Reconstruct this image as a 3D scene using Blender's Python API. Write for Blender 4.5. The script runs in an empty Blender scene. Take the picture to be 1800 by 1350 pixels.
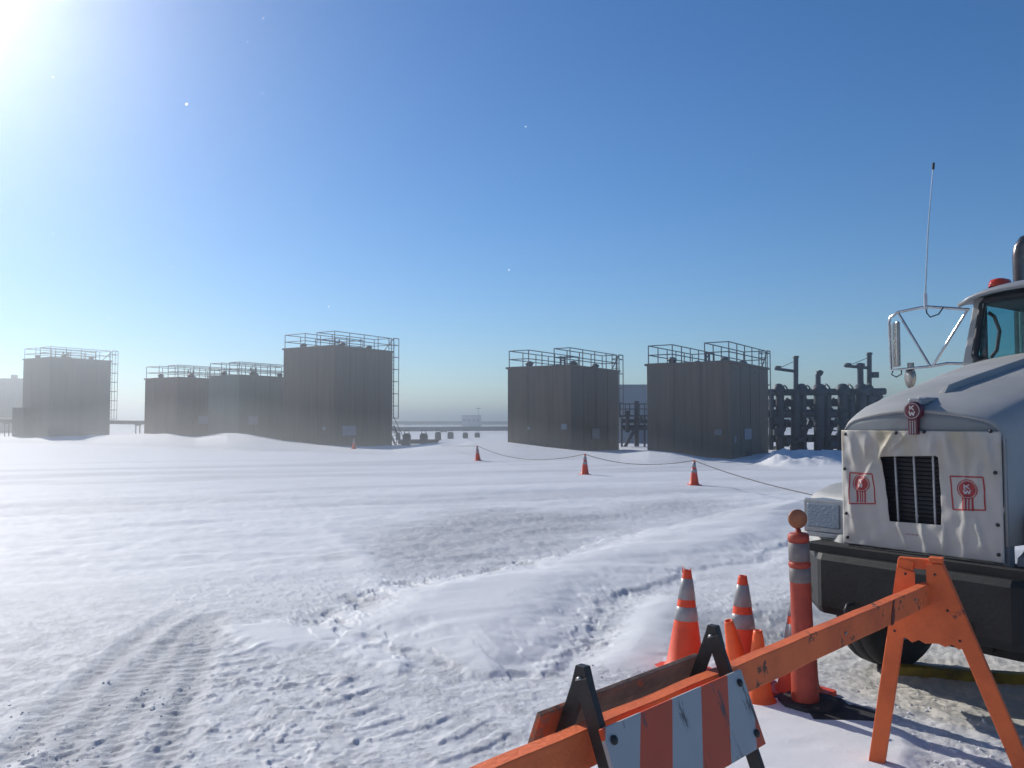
import bpy, math, random
import numpy as np
from mathutils import Vector, Matrix

R = math.radians
random.seed(7)
sc = bpy.context.scene
col = sc.collection

# ------------------------------------------------------------------ camera, sky, sun, exposure
FPX, PITCH, EYE = 1450.0, math.atan(68 / 1450), 1.75
cd = bpy.data.cameras.new('camera')
cam = bpy.data.objects.new('camera', cd); col.objects.link(cam)
cd.sensor_width = 36; cd.lens = 36 * FPX / 1800
cd.clip_start = 0.05; cd.clip_end = 8000
cam.location = (0, 0, EYE); cam.rotation_euler = (R(90) + PITCH, 0, 0)
sc.camera = cam

SUN_AZ, SUN_EL = R(-39), R(28)                    # azimuth clockwise from +Y
SUN_DIR = Vector((math.sin(SUN_AZ) * math.cos(SUN_EL), math.cos(SUN_AZ) * math.cos(SUN_EL), math.sin(SUN_EL)))
world = bpy.data.worlds.new('World'); sc.world = world; world.use_nodes = True
nt = world.node_tree
sky = nt.nodes.new('ShaderNodeTexSky'); sky.sky_type = 'NISHITA'; sky.sun_disc = False
sky.sun_elevation = SUN_EL; sky.sun_rotation = SUN_AZ
sky.altitude = 0; sky.air_density = 1.0; sky.dust_density = 0.0; sky.ozone_density = 5.0
bg = nt.nodes['Background']; bg.inputs['Strength'].default_value = 0.118
hs = nt.nodes.new('ShaderNodeHueSaturation'); hs.inputs['Saturation'].default_value = 1.16; hs.inputs['Hue'].default_value = 0.504
nt.links.new(sky.outputs[0], hs.inputs['Color']); nt.links.new(hs.outputs[0], bg.inputs[0])
sl = bpy.data.lights.new('sun', 'SUN'); sl.energy = 4.8; sl.angle = R(0.5); sl.color = (1.0, 0.96, 0.89)
sun = bpy.data.objects.new('sun', sl); col.objects.link(sun)
sun.location = SUN_DIR * 60; sun.rotation_euler = SUN_DIR.to_track_quat('Z', 'Y').to_euler()
sc.view_settings.view_transform = 'Standard'; sc.view_settings.look = 'None'
sc.view_settings.gamma = 1; sc.view_settings.use_curve_mapping = False
sc.view_settings.exposure = -0.22
sc.cycles.max_bounces = 8; sc.cycles.volume_bounces = 0

# ------------------------------------------------------------------ helpers
def at(u, v, Y):
    """world point at depth Y seen at photo position (u, v); used to take measurements off the photo"""
    a = (u - 900) / FPX; b = (675 - v) / FPX
    d = (a, math.cos(PITCH) - b * math.sin(PITCH), math.sin(PITCH) + b * math.cos(PITCH))
    k = Y / d[1]
    return Vector((d[0] * k, Y, EYE + d[2] * k))
def on_ground(u, v, z=0.0):
    a = (u - 900) / FPX; b = (675 - v) / FPX
    d = (a, math.cos(PITCH) - b * math.sin(PITCH), math.sin(PITCH) + b * math.cos(PITCH))
    k = (z - EYE) / d[2]
    return Vector((d[0] * k, d[1] * k, z))

def tag(o, label=None, cat=None, group=None, kind=None):
    if label: o['label'] = label
    if cat: o['category'] = cat
    if group: o['group'] = group
    if kind: o['kind'] = kind
    return o
def thing(name, label, cat, loc=(0, 0, 0), rz=0.0, group=None):
    o = bpy.data.objects.new(name, None); col.objects.link(o)
    o.location = loc; o.rotation_euler = (0, 0, rz); o.empty_display_size = 0.2
    return tag(o, label, cat, group)
def copy_tree(o, parent=None):
    c = o.copy(); col.objects.link(c)
    if parent is not None: c.parent = parent
    for ch in [x for x in o.children]: copy_tree(ch, c)
    return c

class MB:
    def __init__(s): s.v = []; s.f = []; s.sm = []
    def add(s, vs, fs, smooth=False):
        n = len(s.v); s.v += [tuple(p) for p in vs]
        s.f += [tuple(i + n for i in f) for f in fs]; s.sm += [smooth] * len(fs)
        return s
    def box(s, c, size, rot=None):
        c = Vector(c); h = Vector(size) / 2
        vs = [Vector((x * h.x, y * h.y, z * h.z)) for x in (-1, 1) for y in (-1, 1) for z in (-1, 1)]
        if rot is not None: vs = [rot @ v for v in vs]
        return s.add([v + c for v in vs], [(0, 1, 3, 2), (4, 6, 7, 5), (0, 4, 5, 1), (2, 3, 7, 6), (0, 2, 6, 4), (1, 5, 7, 3)])
    def beam(s, a, b, w, h, up=(0, 0, 1)):
        """bar of w x h section from a to b; h measured along up"""
        a = Vector(a); b = Vector(b); d = (b - a).normalized(); up = Vector(up)
        x = d.cross(up).normalized(); z = x.cross(d).normalized()
        vs = [p + x * (i * w / 2) + z * (j * h / 2) for p in (a, b) for i, j in ((-1, -1), (1, -1), (1, 1), (-1, 1))]
        return s.add(vs, [(0, 1, 2, 3), (7, 6, 5, 4), (0, 4, 5, 1), (1, 5, 6, 2), (2, 6, 7, 3), (3, 7, 4, 0)])
    def tube(s, pts, r, n=8, cap=True):
        pts = [Vector(p) for p in pts]; rs = r if isinstance(r, (list, tuple)) else [r] * len(pts)
        ring = []; prev = None
        for i, p in enumerate(pts):
            d = (pts[min(i + 1, len(pts) - 1)] - pts[max(i - 1, 0)]).normalized()
            if prev is None:
                x = d.cross(Vector((0, 0, 1)))
                if x.length < 1e-3: x = Vector((1, 0, 0))
            else: x = prev - d * prev.dot(d)
            x.normalize(); prev = x; y = d.cross(x)
            ring.append([p + (x * math.cos(2 * math.pi * k / n) + y * math.sin(2 * math.pi * k / n)) * rs[i] for k in range(n)])
        vs = [q for g in ring for q in g]; fs = []
        for i in range(len(pts) - 1):
            for k in range(n): fs.append((i * n + k, i * n + (k + 1) % n, (i + 1) * n + (k + 1) % n, (i + 1) * n + k))
        s.add(vs, fs, True)
        if cap:
            s.add(ring[0], [tuple(range(n - 1, -1, -1))]); s.add(ring[-1], [tuple(range(n))])
        return s
    def lathe(s, prof, c=(0, 0, 0), n=24, rot=None):
        """prof: list of (radius, z); closed at ends when the radius is 0"""
        c = Vector(c); vs = []; fs = []
        for r, z in prof:
            for k in range(n):
                p = Vector((r * math.cos(2 * math.pi * k / n), r * math.sin(2 * math.pi * k / n), z))
                vs.append((rot @ p if rot is not None else p) + c)
        for i in range(len(prof) - 1):
            for k in range(n): fs.append((i * n + k, i * n + (k + 1) % n, (i + 1) * n + (k + 1) % n, (i + 1) * n + k))
        return s.add(vs, fs, True)
    def prism(s, poly, axis_o, ex, ey, ez, t):
        """polygon (in ex, ey) extruded by t along ez"""
        o = Vector(axis_o); ex = Vector(ex); ey = Vector(ey); ez = Vector(ez); n = len(poly)
        vs = [o + ex * p[0] + ey * p[1] for p in poly] + [o + ex * p[0] + ey * p[1] + ez * t for p in poly]
        fs = [tuple(range(n - 1, -1, -1)), tuple(range(n, 2 * n))] + [(i, (i + 1) % n, n + (i + 1) % n, n + i) for i in range(n)]
        return s.add(vs, fs)
    def grid(s, fn, us, vs_, smooth=True, flip=False):
        m = len(vs_); pts = [fn(u, v) for u in us for v in vs_]
        fs = []
        for i in range(len(us) - 1):
            for j in range(m - 1):
                q = (i * m + j, (i + 1) * m + j, (i + 1) * m + j + 1, i * m + j + 1)
                fs.append(q[::-1] if flip else q)
        return s.add(pts, fs, smooth)
    def build(s, name, mat, parent=None, bevel=0.0, fixn=True, loc=None):
        me = bpy.data.meshes.new(name); me.from_pydata(s.v, [], s.f)
        me.polygons.foreach_set('use_smooth', s.sm)
        if fixn:
            import bmesh
            bm = bmesh.new(); bm.from_mesh(me); bmesh.ops.recalc_face_normals(bm, faces=bm.faces[:]); bm.to_mesh(me); bm.free()
        me.update()
        for m in (mat if isinstance(mat, (list, tuple)) else [mat]): me.materials.append(m)
        o = bpy.data.objects.new(name, me); col.objects.link(o)
        if parent is not None: o.parent = parent
        if loc is not None: o.location = loc
        if bevel:
            b = o.modifiers.new('bevel', 'BEVEL'); b.width = bevel; b.segments = 2; b.limit_method = 'ANGLE'; b.angle_limit = R(40)
        return o

# ------------------------------------------------------------------ materials
def mat_base(name):
    m = bpy.data.materials.new(name); m.use_nodes = True
    return m, m.node_tree.nodes, m.node_tree.links, m.node_tree.nodes['Principled BSDF']
def worn(name, color, color2=None, rough=0.6, metal=0.0, scale=4.0, lo=0.4, hi=0.7, bump=0.0, bscale=40.0, stretch=(1, 1, 1),
         chips=None, chip_scale=9.0, chip_at=0.68, detail=6.0, spec=0.5, coat=0.0):
    """paint or bare material: two tones mixed by noise in object space, optional chips of a third colour and a fine bump"""
    m, N, L, P = mat_base(name)
    tc = N.new('ShaderNodeTexCoord'); mp = N.new('ShaderNodeMapping'); mp.inputs['Scale'].default_value = stretch
    L.new(tc.outputs['Object'], mp.inputs[0])
    nz = N.new('ShaderNodeTexNoise'); nz.inputs['Scale'].default_value = scale; nz.inputs['Detail'].default_value = detail
    nz.inputs['Roughness'].default_value = 0.62
    L.new(mp.outputs[0], nz.inputs['Vector'])
    rp = N.new('ShaderNodeMapRange'); rp.inputs[1].default_value = lo; rp.inputs[2].default_value = hi
    L.new(nz.outputs['Fac'], rp.inputs[0])
    mx = N.new('ShaderNodeMix'); mx.data_type = 'RGBA'
    mx.inputs['A'].default_value = (*color, 1); mx.inputs['B'].default_value = (*(color2 or [c * 0.75 for c in color]), 1)
    L.new(rp.outputs[0], mx.inputs['Factor']); out = mx.outputs['Result']
    if chips:
        n2 = N.new('ShaderNodeTexNoise'); n2.inputs['Scale'].default_value = chip_scale; n2.inputs['Detail'].default_value = 8
        n2.inputs['Roughness'].default_value = 0.7
        L.new(tc.outputs['Object'], n2.inputs['Vector'])
        r2 = N.new('ShaderNodeMapRange'); r2.inputs[1].default_value = chip_at; r2.inputs[2].default_value = chip_at + 0.03
        L.new(n2.outputs['Fac'], r2.inputs[0])
        m2 = N.new('ShaderNodeMix'); m2.data_type = 'RGBA'; m2.inputs['B'].default_value = (*chips, 1)
        L.new(r2.outputs[0], m2.inputs['Factor']); L.new(out, m2.inputs['A']); out = m2.outputs['Result']
    L.new(out, P.inputs['Base Color'])
    rr = N.new('ShaderNodeMapRange'); rr.inputs[3].default_value = max(0.03, rough - 0.1); rr.inputs[4].default_value = min(1, rough + 0.12)
    L.new(nz.outputs['Fac'], rr.inputs[0]); L.new(rr.outputs[0], P.inputs['Roughness'])
    P.inputs['Metallic'].default_value = metal; P.inputs['Specular IOR Level'].default_value = spec
    if coat: P.inputs['Coat Weight'].default_value = coat
    if bump:
        n3 = N.new('ShaderNodeTexNoise'); n3.inputs['Scale'].default_value = bscale; n3.inputs['Detail'].default_value = 5
        L.new(tc.outputs['Object'], n3.inputs['Vector'])
        b = N.new('ShaderNodeBump'); b.inputs['Strength'].default_value = bump; b.inputs['Distance'].default_value = 0.01
        L.new(n3.outputs['Fac'], b.inputs['Height']); L.new(b.outputs[0], P.inputs['Normal'])
    return m

M = {}
M['cone'] = worn('cone_orange', (0.86, 0.085, 0.022), (0.62, 0.06, 0.025), 0.5, scale=7, lo=0.45, hi=0.75, bump=0.15, chips=(0.25, 0.06, 0.03), chip_at=0.72)
M['cone_bright'] = worn('cone_bright_orange', (0.95, 0.13, 0.02), (0.8, 0.1, 0.02), 0.5, scale=7)
M['tube_band'] = worn('grimy_band', (0.22, 0.20, 0.195), (0.14, 0.125, 0.12), 0.5, scale=12, bump=0.1)
M['tube_red'] = worn('faded_red_orange', (0.44, 0.062, 0.032), (0.32, 0.046, 0.028), 0.55, scale=8, bump=0.15, chips=(0.2, 0.05, 0.035), chip_at=0.7)
M['collar'] = worn('reflective_collar', (0.34, 0.345, 0.36), (0.25, 0.255, 0.27), 0.35, scale=10, bump=0.1, chips=(0.2, 0.19, 0.19), chip_at=0.67)
M['rubber'] = worn('black_rubber', (0.02, 0.02, 0.022), (0.05, 0.05, 0.05), 0.75, scale=12, bump=0.3)
M['plank'] = worn('orange_painted_timber', (0.88, 0.175, 0.045), (0.62, 0.12, 0.036), 0.65, scale=3.5, stretch=(1, 1, 1), bump=0.35, bscale=60,
                  chips=(0.13, 0.06, 0.035), chip_scale=6, chip_at=0.60)
M['plywood'] = worn('orange_painted_plywood', (0.86, 0.165, 0.04), (0.62, 0.11, 0.032), 0.6, scale=4, bump=0.35, bscale=40, chips=(0.26, 0.07, 0.04), chip_scale=7, chip_at=0.635)
M['raw_wood'] = worn('bare_weathered_wood', (0.30, 0.19, 0.13), (0.16, 0.10, 0.07), 0.8, scale=6, bump=0.4, chips=(0.5, 0.13, 0.05), chip_scale=3, chip_at=0.56)
M['black_steel'] = worn('black_angle_steel', (0.018, 0.018, 0.02), (0.04, 0.036, 0.033), 0.5, scale=10, bump=0.2, spec=0.5, chips=(0.1, 0.06, 0.04), chip_at=0.7)
M['bolt'] = worn('bolt_steel', (0.35, 0.35, 0.36), (0.2, 0.18, 0.17), 0.4, metal=0.8, scale=30)
M['truck_white'] = worn('truck_paint_dusty', (0.40, 0.40, 0.39), (0.31, 0.31, 0.305), 0.6, scale=2.2, lo=0.35, hi=0.75, bump=0.06, bscale=14, spec=0.35, chips=(0.30, 0.30, 0.30), chip_scale=22, chip_at=0.74)
M['bumper'] = worn('bumper_black', (0.006, 0.0065, 0.007), (0.018, 0.019, 0.02), 0.6, scale=5, bump=0.15, chips=(0.14, 0.14, 0.14), chip_at=0.72)
M['dark'] = worn('dark_underbody', (0.012, 0.012, 0.013), (0.03, 0.028, 0.026), 0.8, scale=6)
M['tyre'] = worn('tyre_rubber', (0.018, 0.018, 0.019), (0.04, 0.04, 0.042), 0.85, scale=8, bump=0.3)
M['rim'] = worn('rim_metal', (0.5, 0.5, 0.52), (0.3, 0.3, 0.3), 0.35, metal=0.7, scale=8)
M['chrome'] = worn('chrome_tube', (0.62, 0.63, 0.65), (0.45, 0.45, 0.46), 0.22, metal=0.95, scale=14)
M['stack'] = worn('exhaust_steel', (0.16, 0.14, 0.135), (0.07, 0.06, 0.06), 0.28, metal=0.9, scale=5)
M['seal'] = worn('window_seal', (0.014, 0.015, 0.018), (0.03, 0.03, 0.03), 0.6, scale=10)
M['seat'] = worn('cab_interior', (0.05, 0.05, 0.055), (0.08, 0.08, 0.085), 0.8, scale=8)
M['surround'] = worn('nose_grey', (0.24, 0.26, 0.27), (0.19, 0.205, 0.215), 0.5, scale=3)  # nose band and grille posts, a darker grey than the hood
M['visor'] = worn('grey_roof_paint', (0.28, 0.29, 0.31), (0.22, 0.23, 0.25), 0.45, scale=3, coat=0.1)
M['grille_dark'] = worn('grille_core', (0.012, 0.013, 0.018), (0.022, 0.023, 0.03), 0.6, scale=20)
M['grille_bar'] = worn('grille_bar_grey', (0.34, 0.36, 0.38), (0.25, 0.26, 0.28), 0.35, metal=0.5, scale=12)
M['snap'] = worn('black_snap', (0.02, 0.02, 0.025), (0.03, 0.03, 0.03), 0.4, scale=10)
M['emblem_red'] = worn('emblem_maroon', (0.13, 0.012, 0.03), (0.09, 0.01, 0.022), 0.3, scale=20)
M['decal_red'] = worn('decal_red_print', (0.34, 0.025, 0.035), (0.42, 0.07, 0.07), 0.6, scale=25)
M['decal_white'] = worn('decal_white_print', (0.68, 0.66, 0.66), (0.55, 0.52, 0.52), 0.6, scale=25)
M['decal_grey'] = worn('faded_print', (0.25, 0.14, 0.14), (0.4, 0.3, 0.3), 0.6, scale=60)
M['amber'] = worn('marker_lens', (0.75, 0.06, 0.015), (0.5, 0.04, 0.01), 0.2, scale=10)
M['disc'] = worn('tube_reflector', (0.40, 0.15, 0.06), (0.30, 0.11, 0.05), 0.5, scale=15)
M['yellow'] = worn('yellow_liner', (0.38, 0.27, 0.025), (0.12, 0.09, 0.02), 0.6, scale=5, bump=0.3, bscale=15)
M['rope'] = worn('rope_fibre', (0.16, 0.13, 0.11), (0.09, 0.08, 0.07), 0.9, scale=30)
M['rail'] = worn('rail_steel', (0.075, 0.08, 0.09), (0.12, 0.12, 0.125), 0.5, scale=3)
M['sign'] = worn('pale_placard', (0.30, 0.33, 0.38), (0.22, 0.24, 0.28), 0.5, scale=8)
M['sign_grey'] = worn('grey_placard', (0.21, 0.22, 0.24), (0.15, 0.16, 0.17), 0.5, scale=8)
M['pipe'] = worn('dark_pipe_steel', (0.020, 0.024, 0.036), (0.045, 0.048, 0.06), 0.55, scale=2, bump=0.1)
M['clad'] = worn('grey_cladding', (0.28, 0.31, 0.35), (0.23, 0.26, 0.29), 0.6, scale=1.2)
M['clad_green'] = worn('green_grey_cladding', (0.20, 0.23, 0.21), (0.16, 0.18, 0.17), 0.6, scale=0.6)
M['far_pale'] = worn('pale_cladding', (0.52, 0.55, 0.60), (0.44, 0.47, 0.52), 0.6, scale=0.5)
M['far_dark'] = worn('dark_roof_line', (0.16, 0.17, 0.2), (0.12, 0.13, 0.15), 0.6, scale=0.5)
M['concrete'] = worn('dark_block', (0.09, 0.085, 0.09), (0.14, 0.13, 0.13), 0.85, scale=2)

def tank_mat(name, c1, c2, c3):
    """weathered insulated steel: vertical streaks, patches, faint horizontal plate joints"""
    m, N, L, P = mat_base(name)
    tc = N.new('ShaderNodeTexCoord')
    def noise(scale, stretch, det=6):
        mp = N.new('ShaderNodeMapping'); mp.inputs['Scale'].default_value = stretch; L.new(tc.outputs['Object'], mp.inputs[0])
        n = N.new('ShaderNodeTexNoise'); n.inputs['Scale'].default_value = scale; n.inputs['Detail'].default_value = det
        n.inputs['Roughness'].default_value = 0.65
        L.new(mp.outputs[0], n.inputs['Vector']); return n
    def mixc(fac, a, b):
        x = N.new('ShaderNodeMix'); x.data_type = 'RGBA'
        for i, s in (('A', a), ('B', b)):
            if isinstance(s, tuple): x.inputs[i].default_value = (*s, 1)
            else: L.new(s, x.inputs[i])
        L.new(fac, x.inputs['Factor']); return x.outputs['Result']
    def rng(s, a, b, lo=0.0, hi=1.0):
        r = N.new('ShaderNodeMapRange'); r.inputs[1].default_value = a; r.inputs[2].default_value = b
        r.inputs[3].default_value = lo; r.inputs[4].default_value = hi; L.new(s, r.inputs[0]); return r.outputs[0]
    st = noise(1.3, (3.0, 3.0, 0.16)); pt = noise(0.55, (1, 1, 1)); fn = noise(7, (2, 2, 0.6))
    c = mixc(rng(st.outputs['Fac'], 0.35, 0.7), c1, c2)
    c = mixc(rng(pt.outputs['Fac'], 0.42, 0.68, 0, 0.75), c, c3)
    c = mixc(rng(fn.outputs['Fac'], 0.62, 0.72, 0, 0.6), c, tuple(x * 0.45 for x in c1))
    L.new(c, P.inputs['Base Color']); P.inputs['Roughness'].default_value = 0.75; P.inputs['Specular IOR Level'].default_value = 0.25
    b = N.new('ShaderNodeBump'); b.inputs['Strength'].default_value = 0.3; b.inputs['Distance'].default_value = 0.04
    L.new(st.outputs['Fac'], b.inputs['Height']); L.new(b.outputs[0], P.inputs['Normal'])
    return m
M['tank_brown'] = tank_mat('tank_brown_steel', (0.20, 0.152, 0.112), (0.112, 0.094, 0.076), (0.15, 0.135, 0.112))
M['tank_rust'] = tank_mat('tank_rust_brown_steel', (0.165, 0.10, 0.08), (0.10, 0.068, 0.058), (0.13, 0.10, 0.085))
M['tank_green'] = tank_mat('tank_green_grey_steel', (0.14, 0.18, 0.155), (0.105, 0.13, 0.112), (0.15, 0.15, 0.13))
M['tank_grey'] = tank_mat('tank_grey_steel', (0.16, 0.155, 0.145), (0.115, 0.112, 0.108), (0.175, 0.15, 0.125))

def glass_mat(name, tint, alpha_dark=0.6):
    m, N, L, P = mat_base(name); out = N['Material Output']
    N.remove(P)
    tr = N.new('ShaderNodeBsdfTransparent'); tr.inputs[0].default_value = (*tint, 1)
    gl = N.new('ShaderNodeBsdfGlossy'); gl.inputs['Roughness'].default_value = 0.03
    lw = N.new('ShaderNodeLayerWeight'); lw.inputs['Blend'].default_value = 0.5
    pw = N.new('ShaderNodeMath'); pw.operation = 'POWER'; pw.inputs[1].default_value = 5; L.new(lw.outputs['Facing'], pw.inputs[0])
    fr = N.new('ShaderNodeMath'); fr.operation = 'MULTIPLY_ADD'; fr.inputs[1].default_value = 0.85; fr.inputs[2].default_value = 0.04; L.new(pw.outputs[0], fr.inputs[0])
    mx = N.new('ShaderNodeMixShader'); L.new(fr.outputs[0], mx.inputs[0]); L.new(tr.outputs[0], mx.inputs[1]); L.new(gl.outputs[0], mx.inputs[2])
    L.new(mx.outputs[0], out.inputs[0]); return m
M['glass'] = glass_mat('teal_tinted_glass', (0.82, 0.92, 0.93))
M['side_glass'] = glass_mat('side_glass', (0.55, 0.80, 0.82))
M['mirror'] = worn('mirror_back', (0.40, 0.38, 0.36), (0.3, 0.28, 0.27), 0.25, metal=0.8, scale=10)
m, N, L, P = mat_base('headlight_lens'); M['lens'] = m
P.inputs['Base Color'].default_value = (0.20, 0.25, 0.31, 1); P.inputs['Roughness'].default_value = 0.3; P.inputs['Metallic'].default_value = 0.4
_n = N.new('ShaderNodeTexVoronoi'); _n.inputs['Scale'].default_value = 14
_b = N.new('ShaderNodeBump'); _b.inputs['Strength'].default_value = 0.22; _b.inputs['Distance'].default_value = 0.02
L.new(_n.outputs['Distance'], _b.inputs['Height']); L.new(_b.outputs[0], P.inputs['Normal'])

# winter front cloth: cream vinyl with yellow-brown stains at the top
m, N, L, P = mat_base('cream_vinyl_cloth'); M['cloth'] = m
tc = N.new('ShaderNodeTexCoord'); n1 = N.new('ShaderNodeTexNoise'); n1.inputs['Scale'].default_value = 5; n1.inputs['Detail'].default_value = 5
mp = N.new('ShaderNodeMapping'); mp.inputs['Scale'].default_value = (1.6, 1, 0.5); L.new(tc.outputs['Object'], mp.inputs[0]); L.new(mp.outputs[0], n1.inputs['Vector'])
sp = N.new('ShaderNodeSeparateXYZ'); L.new(tc.outputs['Object'], sp.inputs[0])
r1 = N.new('ShaderNodeMapRange'); r1.inputs[1].default_value = 1.35; r1.inputs[2].default_value = 1.7; L.new(sp.outputs['Z'], r1.inputs[0])
r2 = N.new('ShaderNodeMapRange'); r2.inputs[1].default_value = 0.42; r2.inputs[2].default_value = 0.6; L.new(n1.outputs['Fac'], r2.inputs[0])
mu = N.new('ShaderNodeMath'); mu.operation = 'MULTIPLY'; L.new(r1.outputs[0], mu.inputs[0]); L.new(r2.outputs[0], mu.inputs[1])
mx = N.new('ShaderNodeMix'); mx.data_type = 'RGBA'; mx.inputs['A'].default_value = (0.47, 0.455, 0.425, 1); mx.inputs['B'].default_value = (0.40, 0.345, 0.23, 1)
L.new(mu.outputs[0], mx.inputs['Factor']); L.new(mx.outputs['Result'], P.inputs['Base Color']); P.inputs['Roughness'].default_value = 0.45

# diagonal striped board
m, N, L, P = mat_base('striped_sheeting'); M['stripes'] = m
tc = N.new('ShaderNodeTexCoord'); sp = N.new('ShaderNodeSeparateXYZ'); L.new(tc.outputs['Object'], sp.inputs[0])
k = N.new('ShaderNodeMath'); k.operation = 'MULTIPLY_ADD'; k.inputs[1].default_value = 0.56; L.new(sp.outputs['Y'], k.inputs[0]); L.new(sp.outputs['X'], k.inputs[2])
k2 = N.new('ShaderNodeMath'); k2.operation = 'ADD'; k2.inputs[1].default_value = 3.0 - 0.128; L.new(k.outputs[0], k2.inputs[0])
k3 = N.new('ShaderNodeMath'); k3.operation = 'MODULO'; k3.inputs[1].default_value = 0.304; L.new(k2.outputs[0], k3.inputs[0])
k4 = N.new('ShaderNodeMath'); k4.operation = 'GREATER_THAN'; k4.inputs[1].default_value = 0.152; L.new(k3.outputs[0], k4.inputs[0])
n1 = N.new('ShaderNodeTexNoise'); n1.inputs['Scale'].default_value = 6; n1.inputs['Detail'].default_value = 7; L.new(tc.outputs['Object'], n1.inputs['Vector'])
mo = N.new('ShaderNodeMix'); mo.data_type = 'RGBA'; mo.inputs['A'].default_value = (0.80, 0.105, 0.03, 1); mo.inputs['B'].default_value = (0.58, 0.075, 0.025, 1); L.new(n1.outputs['Fac'], mo.inputs['Factor'])
mw = N.new('ShaderNodeMix'); mw.data_type = 'RGBA'; mw.inputs['A'].default_value = (0.52, 0.50, 0.48, 1); mw.inputs['B'].default_value = (0.40, 0.385, 0.37, 1); L.new(n1.outputs['Fac'], mw.inputs['Factor'])
mm = N.new('ShaderNodeMix'); mm.data_type = 'RGBA'; L.new(k4.outputs[0], mm.inputs['Factor']); L.new(mo.outputs['Result'], mm.inputs['A']); L.new(mw.outputs['Result'], mm.inputs['B'])
n2 = N.new('ShaderNodeTexNoise'); n2.inputs['Scale'].default_value = 14; n2.inputs['Detail'].default_value = 9; n2.inputs['Roughness'].default_value = 0.75
mp = N.new('ShaderNodeMapping'); mp.inputs['Rotation'].default_value = (0, 0, R(40)); mp.inputs['Scale'].default_value = (1, 0.25, 1); L.new(tc.outputs['Object'], mp.inputs[0]); L.new(mp.outputs[0], n2.inputs['Vector'])
r2 = N.new('ShaderNodeMapRange'); r2.inputs[1].default_value = 0.575; r2.inputs[2].default_value = 0.64; L.new(n2.outputs['Fac'], r2.inputs[0])
md = N.new('ShaderNodeMix'); md.data_type = 'RGBA'; md.inputs['B'].default_value = (0.09, 0.07, 0.07, 1); L.new(r2.outputs[0], md.inputs['Factor']); L.new(mm.outputs['Result'], md.inputs['A'])
L.new(md.outputs['Result'], P.inputs['Base Color']); P.inputs['Roughness'].default_value = 0.4

# snow: fresh drift / packed grey / beige churned, set by point attributes of the ground, with a fine grain bump
m, N, L, P = mat_base('snow'); M['snow'] = m
tc = N.new('ShaderNodeTexCoord')
a1 = N.new('ShaderNodeAttribute'); a1.attribute_name = 'pack'; a2 = N.new('ShaderNodeAttribute'); a2.attribute_name = 'dirt'
n1 = N.new('ShaderNodeTexNoise'); n1.inputs['Scale'].default_value = 9; n1.inputs['Detail'].default_value = 8; n1.inputs['Roughness'].default_value = 0.7; L.new(tc.outputs['Object'], n1.inputs['Vector'])
r1 = N.new('ShaderNodeMapRange'); r1.inputs[1].default_value = 0.35; r1.inputs[2].default_value = 0.65; r1.inputs[3].default_value = 0.55; r1.inputs[4].default_value = 1.15; L.new(n1.outputs['Fac'], r1.inputs[0])
mu = N.new('ShaderNodeMath'); mu.operation = 'MULTIPLY'; L.new(r1.outputs[0], mu.inputs[0]); L.new(a1.outputs['Fac'], mu.inputs[1])
x1 = N.new('ShaderNodeMix'); x1.data_type = 'RGBA'; x1.inputs['A'].default_value = (0.79, 0.795, 0.81, 1); x1.inputs['B'].default_value = (0.44, 0.445, 0.465, 1); L.new(mu.outputs[0], x1.inputs['Factor'])
x2 = N.new('ShaderNodeMix'); x2.data_type = 'RGBA'; x2.inputs['B'].default_value = (0.62, 0.575, 0.49, 1); L.new(a2.outputs['Fac'], x2.inputs['Factor']); L.new(x1.outputs['Result'], x2.inputs['A'])
L.new(x2.outputs['Result'], P.inputs['Base Color']); P.inputs['Roughness'].default_value = 0.7; P.inputs['Specular IOR Level'].default_value = 0.15
n2 = N.new('ShaderNodeTexNoise'); n2.inputs['Scale'].default_value = 34; n2.inputs['Detail'].default_value = 9; n2.inputs['Roughness'].default_value = 0.7; L.new(tc.outputs['Object'], n2.inputs['Vector'])
rb = N.new('ShaderNodeMapRange'); rb.inputs[3].default_value = 0.12; rb.inputs[4].default_value = 0.8; L.new(a1.outputs['Fac'], rb.inputs[0])
bp = N.new('ShaderNodeBump'); bp.inputs['Distance'].default_value = 0.02; L.new(n2.outputs['Fac'], bp.inputs['Height']); L.new(rb.outputs[0], bp.inputs['Strength'])
L.new(bp.outputs[0], P.inputs['Normal'])

# ------------------------------------------------------------------ ground: one sheet of snow out to the horizon
def vnoise(x, y, seed=0):
    ix = np.floor(x); iy = np.floor(y); fx = x - ix; fy = y - iy
    ix = ix.astype(np.int64); iy = iy.astype(np.int64)
    fx = fx * fx * fx * (fx * (fx * 6 - 15) + 10); fy = fy * fy * fy * (fy * (fy * 6 - 15) + 10)
    def h(a, b):
        n = (a * 374761393 + b * 668265263 + seed * 974634551) & 0xffffffff
        n = ((n ^ (n >> 13)) * 1274126177) & 0xffffffff
        return ((n ^ (n >> 16)) & 0xffff) / 65535.0
    return (h(ix, iy) * (1 - fx) + h(ix + 1, iy) * fx) * (1 - fy) + (h(ix, iy + 1) * (1 - fx) + h(ix + 1, iy + 1) * fx) * fy
def fbm(x, y, seed=0, o=4, g=0.5):
    s = 0; a = 1; t = 0
    for i in range(o):
        s = s + a * vnoise(x * 2 ** i + 17.3 * i, y * 2 ** i - 9.1 * i, seed + i); t += a; a *= g
    return s / t
def sstep(x, a, b):
    t = np.clip((x - a) / (b - a), 0, 1); return t * t * (3 - 2 * t)
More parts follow.
